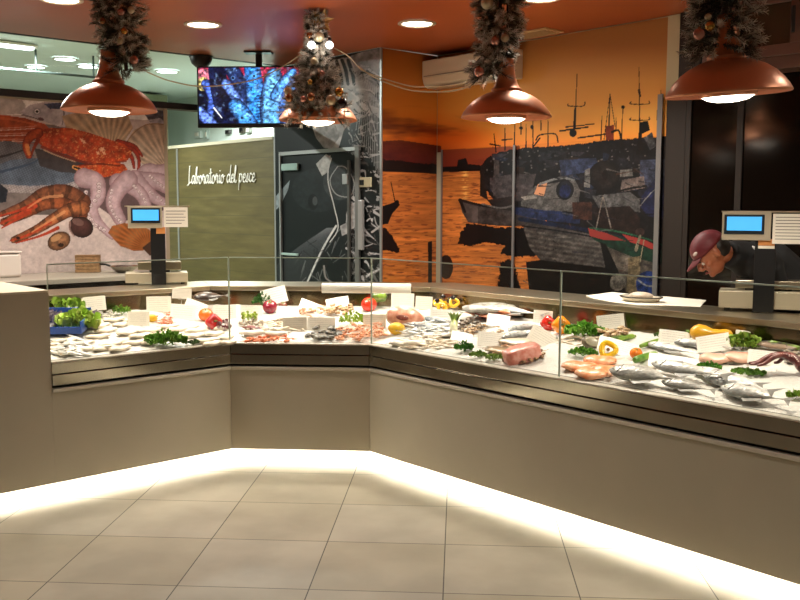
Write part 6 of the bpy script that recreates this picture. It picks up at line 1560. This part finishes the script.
def anchovy(L, m):
    def f(t):
        b = MB(); rings = []
        for x, r in ((-.5, .02), (-.42, .12), (-.2, .6), (.1, 1), (.35, .85), (.46, .5), (.5, .05)): rings.append([Vector((x*L, math.cos(a)*r*L*.075, math.sin(a)*r*L*.05)) for a in [2*PI*j/10 for j in range(10)]])
        b.loft(rings); b.build('body', m, t)
        b = MB(); b.add([(-L*.46, 0, .001), (-L*.6, L*.07, 0), (-L*.55, 0, 0), (-L*.6, -L*.07, 0)], [(0, 1, 2), (0, 2, 3)]); b.build('tail_fin', FINM, t)
        b = MB(); b.ball((L*.43, L*.02, L*.025), L*.012, 8); b.build('eye', mat('fish_pupil', '0c0c10', .1), t)
    return f
spread(anchovy(.17, grad_mat('anchovy_skin', 'e8e6e0', '5c666c', 1, .4, .6)), 'anchovy', scatter(408, 450, 322, 344, 56, 11, .02), 'little silver anchovy in the pile before the yellow peppers', 'fish', 'anchovies left of the leek', jitter=.25)
spread(anchovy(.15, PALEF), 'baby_squid', scatter(394, 450, 339, 350, 40, 12, .01), 'small white squid strip at the counter corner', 'squid', 'white squid strips at the counter corner', jitter=.3)
spread(anchovy(.15, PALEF), 'white_bait', scatter(262, 300, 320, 334, 30, 13, .01), 'tiny pale fish of the middle counter', 'fish', 'pale little fish of the middle counter', jitter=.3)
spread(anchovy(.18, SILV), 'sardine', scatter(48, 70, 344, 356, 12, 17, .01), 'silver sardine at the cashier end of the ice', 'fish', 'sardines by the cashier end', jitter=.2)
# oyster
p, s = on_bed(592, 347); t = thing('oyster', 'grey oyster shell standing behind the parsley sprig', 'oyster', tuple(p+Vector((0, 0, .02))), (-.4, .3, yaw_of(592, 347)))
b = MB(); b.ball((0, 0, 0), 9.5*s, 20, (1.15, .3, .7), None, lambda q: q*(1+.12*mnoise.noise(q*3))); b.build('shell', mat('oyster_shell', '857a66', .5, var=.4, scale=30, bump=.6), t)
b = MB(); b.ball((0, -.02, .004), 7*s, 16, (1.1, .15, .62)); b.build('inside', mat('oyster_inside', 'b0a890', .2), t)
# octopus at the right end
p, s = on_bed(786, 374); t = thing('octopus', 'dark red octopus with pale suckers at the right of the ice', 'octopus', tuple(p), (0, 0, yaw_of(786, 374)))
OCT = mat('octopus_red', '4a1a1e', .3, var=.35, scale=20, col2='7c4640'); SUCK = mat('octopus_sucker', 'd8bcae', .4)
b = MB(); b.ball((.10, .02, .05), .055, 18, (1.2, 1, .9)); b.build('head', OCT, t)
for k in range(6):
    a = PI+.6-(k*.33); c0 = Vector((.06, 0, .035)); pts = [c0+Vector((math.cos(a)*r, math.sin(a)*r*.5-.01*k, .02+.045*math.sin(min(1, r/.2)*PI)-r*.05)) for r in (0, .04, .09, .14, .19, .23)]
    q = [Vector(x) for x in catmull([tuple(x) for x in pts], 4)]; b = MB(); b.tube(q, .02, 10, .006); arm = b.build('arm', OCT, t)
    b = MB()
    for i in range(2, len(q)-2): b.ball(q[i]+Vector((0, -.014*(1-i/len(q)), .006)), .006*(1.1-i/len(q)), 6)
    b.build('suckers', SUCK, arm)
# whole squid and cuttlefish among the white things
for i, (u, v, a, L) in enumerate(((420, 345, 20, 34), (402, 346, -8, 26), (434, 338, 30, 26), (252, 335, 8, 26), (276, 336, -6, 22), (214, 336, 28, 22), (196, 333, 24, 24))):
    fillet(u, v, L, .06, ('glossy white squid tube at the counter corner', 'glossy white squid tube under the lemon', 'white squid tube below the anchovies', 'white squid tube behind the orange prawns', 'short white squid tube in the middle counter',
        'white squid tube in front of the radicchio', 'white squid tube in front of the red pepper')[i], mat('squid_white', 'e4dccc', .25, spec=.7, var=.06, scale=20), a, 'squid', th=.04, cat='squid')

spread(prawn('e8c4a0', .07, 'b8805c'), 'prawn', scatter(488, 530, 346, 360, 30, 21, .01), 'small tan prawn left of the tuna block', 'prawn', 'tan prawns left of the tuna block')
spread(clam('c4b49c', .017, '6a5a48'), 'cockle', scatter(240, 262, 318, 332, 26, 22, .01), 'cockle around the little lettuce of the middle counter', 'cockle', 'cockles of the middle counter')
spread(clam('a89a86', .019, '4a4038'), 'clam', scatter(785, 800, 352, 366, 14, 23, .02), 'brown shell at the back near the octopus', 'shell', 'brown shells near the octopus')
spread(anchovy(.13, mat('cut_fish', 'dccab0', .35, var=.2, scale=30)), 'fish_strip', scatter(560, 600, 336, 346, 10, 24, .005), 'thin pale fish strip on the ice before the salad', 'fish', 'pale strips before the salad', jitter=.25)
spread(anchovy(.2, grad_mat('anchovy_skin', 'e8e6e0', '5c666c', 1, .4, .6)), 'sardine', scatter(48, 96, 338, 356, 16, 25, .012), 'grey backed sardine on the pale fillets by the blue tray', 'fish', 'sardines on the pale fillets', jitter=.25)
# ------------------------------------------------------------------ the person bending behind the long counter
def limb(b, pts, rad, n=14):
    """tapering closed limb through the points"""
    P = [Vector(x) for x in catmull([tuple(q) for q in pts], 5)]; m = len(P); rr = np.interp(np.linspace(0, len(rad)-1, m), range(len(rad)), rad); rings = []
    for i, p in enumerate(P):
        t = (P[min(i+1, m-1)]-P[max(i-1, 0)]).normalized(); a = t.cross(Vector((0, 1, .01))).normalized(); c = t.cross(a)
        rings.append([p+a*float(rr[i])*math.cos(2*PI*j/n)+c*float(rr[i])*math.sin(2*PI*j/n) for j in range(n)])
    b.loft(rings)
def remesh(o, vox, sm=4):
    r = o.modifiers.new('remesh', 'REMESH'); r.mode = 'VOXEL'; r.voxel_size = vox; r.use_smooth_shade = True
    s = o.modifiers.new('smooth', 'SMOOTH'); s.iterations = sm; s.factor = 0.5
PH = CAMP+ray(711, 253)*5.45          # middle of the head
t = thing('person', 'person in a red cap and black jacket bending over behind the counter', 'person', (PH.x+0.52, PH.y+0.10, 0))
O = Vector(t.location); Hd = PH-O
# local axes: the person faces -x, bent forward, head lowered
SKIN = mat('skin', '98583a', 0.5, sss=0.1); JACK = mat('black_jacket', '0b0b0d', 0.75); CAPM = mat('red_cap', '5e0f1a', 0.6, var=.1, scale=60); HAIR = mat('dark_hair', '1a120e', 0.6); TROU = mat('dark_trousers', '15161a', .8)
hips = Vector((0.30, 0.10, 0.98)); chest = Vector((-0.17, 0.02, 1.345)); neck = Vector((-0.36, -0.05, 1.425))
rotH = Matrix.Rotation(math.radians(-128), 3, 'Y')   # head frame: z up the skull, -x the face; pitched forward
rotH = Matrix.Rotation(math.radians(-48), 3, 'Y')
def hp(x, y, z): return Hd+rotH @ Vector((x, y, z))
b = MB()
b.ball(tuple(Hd+rotH @ Vector((0.01, 0, 0.02))), 0.098, 24, (1.0, .80, 1.05), rotH)
b.ball(tuple(hp(-0.035, 0, -0.055)), 0.066, 20, (.85, .80, 1.0), rotH)       # jaw
b.ball(tuple(hp(-0.082, 0, -0.092)), 0.024, 12, (.9, 1, .8), rotH)      # chin
limb(b, [hp(-.086, 0, .018), hp(-.108, 0, -.012), hp(-.118, 0, -.030)], [.009, .012, .016], 10)  # nose
b.ball(tuple(hp(-.104, 0, -.034)), .017, 10, (.8, 1.2, .7), rotH)
b.ball(tuple(hp(-.086, 0, .022)), .03, 12, (.5, 1.5, .5), rotH)         # brow
for s_ in (-1, 1):
    b.ball(tuple(hp(-.060, s_*.045, -.025)), .028, 12, (.8, .7, .8), rotH)   # cheek
    b.ball(tuple(hp(.012, s_*.084, -.008)), .03, 12, (.6, .3, 1.0), rotH)   # ear
    sh = chest+Vector((-.03, s_*.17, .0)); el = Vector((-.08, s_*.22+.06, 1.09)); wr = Vector((-.10, s_*.08+.10, 0.90))
    limb(b, [sh, sh.lerp(el, .5)+Vector((0, 0, 0)), el], [.056, .05, .042]); limb(b, [el, el.lerp(wr, .5), wr], [.043, .038, .027])
    pm = wr+Vector((-.05, -s_*.01, -.01)); limb(b, [wr, pm, pm+Vector((-.04, -s_*.006, -.004))], [.026, .034, .030])
    for k, (ln, of) in enumerate(((.066, -.026), (.078, -.009), (.073, .009), (.057, .025))):
        q = pm+Vector((-.03, of, -.002)); limb(b, [q, q+Vector((-ln*.5, of*.15, .006)), q+Vector((-ln*.82, of*.2, -.006)), q+Vector((-ln, of*.2, -.02))], [.0098, .0092, .0085, .0065], 8)
    q = pm+Vector((.012, -s_*.024, -.002)); limb(b, [q, q+Vector((-.022, -s_*.022, -.004)), q+Vector((-.045, -s_*.03, -.012))], [.013, .011, .008], 8)
    hj = hips+Vector((0.0, s_*.095, -.04)); kn = Vector((.22, s_*.11, .52)); an = Vector((.30, s_*.12, .09))
    limb(b, [hj, hj.lerp(kn, .5), kn], [.088, .076, .055]); limb(b, [kn, kn.lerp(an, .4)+Vector((.015, 0, 0)), an], [.055, .055, .038]); limb(b, [an, an+Vector((-.08, 0, -.04)), an+Vector((-.19, s_*.01, -.055))], [.042, .036, .028])
limb(b, [hips+Vector((.02, 0, 0)), hips.lerp(chest, .5), chest, chest.lerp(neck, .55)], [.135, .12, .135, .08], 20)
for s_ in (-1, 1): b.ball(tuple(chest+Vector((-.04, s_*.11, .01))), .09, 14)
limb(b, [chest.lerp(neck, .5), neck, hp(.035, 0, -.04)], [.07, .056, .056])
body = b.build('body', SKIN, t); remesh(body, 0.0075, 3)
# jacket
b = MB()
limb(b, [hips+Vector((.06, 0, -.10)), hips+Vector((.03, 0, .02)), hips.lerp(chest, .5)+Vector((0, 0, .02)), chest+Vector((0, 0, .015)), chest.lerp(neck, .6)+Vector((0, 0, .01))], [.17, .165, .155, .165, .095], 22)
for s_ in (-1, 1):
    sh = chest+Vector((-.03, s_*.17, .0)); el = Vector((-.08, s_*.22+.06, 1.09)); wr = Vector((-.10, s_*.08+.10, 0.90))
    b.ball(tuple(chest+Vector((-.04, s_*.13, .015))), .105, 16)
    limb(b, [sh, sh.lerp(el, .5), el+Vector((.01, 0, 0))], [.082, .07, .062]); limb(b, [el+Vector((.01, 0, 0)), el.lerp(wr, .5), el.lerp(wr, .9)], [.062, .055, .043])
limb(b, [chest.lerp(neck, .4), chest.lerp(neck, .85), hp(.062, 0, -.075)], [.13, .10, .078])
jk = b.build('jacket', JACK, t); remesh(jk, 0.011, 5)
b = MB()
limb(b, [hips+Vector((.05, 0, .0)), hips+Vector((.03, 0, -.09))], [.15, .16], 20)
for s_ in (-1, 1):
    hj = hips+Vector((0.0, s_*.095, -.04)); kn = Vector((.22, s_*.11, .52)); an = Vector((.30, s_*.12, .12))
    limb(b, [hj, hj.lerp(kn, .5), kn, kn.lerp(an, .5)+Vector((.01, 0, 0)), an], [.105, .092, .075, .07, .06])
tr = b.build('trousers', TROU, t); remesh(tr, 0.012, 4)
for s_ in (-1, 1):
    an = Vector((.30, s_*.12, .09)); b = MB(); limb(b, [an+Vector((.03, 0, -.045)), an+Vector((-.06, 0, -.048)), an+Vector((-.2, s_*.01, -.058))], [.045, .044, .032]); o = b.build('shoe', BLACKP, t)
# collar stripe, cap, hair, face details
b = MB(); b.tube([chest+Vector((-.13, -.085, .135)), chest+Vector((-.09, -.135, .115)), chest+Vector((-.03, -.165, .10))], .011, 8); b.build('shoulder_stripe', mat('stripe_white', 'c9c9c4', .6), jk)
b = MB(); rings = []
for i in range(9):
    th = i/8*PI/2; rings.append([hp(.012+.112*math.cos(th)*math.cos(a), .090*math.cos(th)*math.sin(a), .034+.098*math.sin(th)) for a in [2*PI*j/28 for j in range(28)]])
b.loft(rings); cap = b.build('cap', CAPM, t)
b = MB(); top = []; 
for i in range(9):
    a = math.radians(-52+104*i/8)
    top.append((hp(-.095*math.cos(a)+.0, .082*math.sin(a), .040), hp(-.172*math.cos(a)*(1-.10*abs(math.sin(a))), .080*math.sin(a), .028)))
vs = [q for pr in top for q in pr]; dn = rotH @ Vector((0, 0, -.005)); vs2 = [q+dn for q in vs]; n = len(vs)
b.add(vs+vs2, [(2*i, 2*i+1, 2*i+3, 2*i+2) for i in range(8)]+[(n+2*i+2, n+2*i+3, n+2*i+1, n+2*i) for i in range(8)]+[(2*i+1, n+2*i+1, n+2*i+3, 2*i+3) for i in range(8)], True); b.build('brim', CAPM, cap)
b = MB(); b.ball(tuple(hp(-.075, -.068, .078)), .016, 10, (1, .4, .6), rotH); b.build('badge', mat('badge_white', 'c8b8b0', .5), cap)
b = MB(); b.ball(tuple(hp(.052, 0, -.004)), .083, 20, (.82, .98, .9), rotH); b.build('hair', HAIR, t)
for s_ in (-1, 1):
    b = MB(); b.ball(tuple(hp(-.079, s_*.031, -.004)), .0095, 10); e = b.build('eye', mat('eye_white', 'd8d0c8', .3), t)
    b = MB(); b.ball(tuple(hp(-.0862, s_*.032, -.005)), .0048, 8); b.build('pupil', BLACKP, e)
    b = MB(); b.tube([hp(-.094, s_*.018, .018), hp(-.096, s_*.032, .022), hp(-.086, s_*.048, .017)], .0035, 6); b.build('eyebrow', HAIR, t)
b = MB(); b.tube([hp(-.096, -.022, -.066), hp(-.108, 0, -.064), hp(-.096, .022, -.066)], .0045, 6); b.build('lips', mat('lip_tone', '8a4038', .5), t)
# pale papers under the person's hands
p = at_z(712, 281, 1.20)
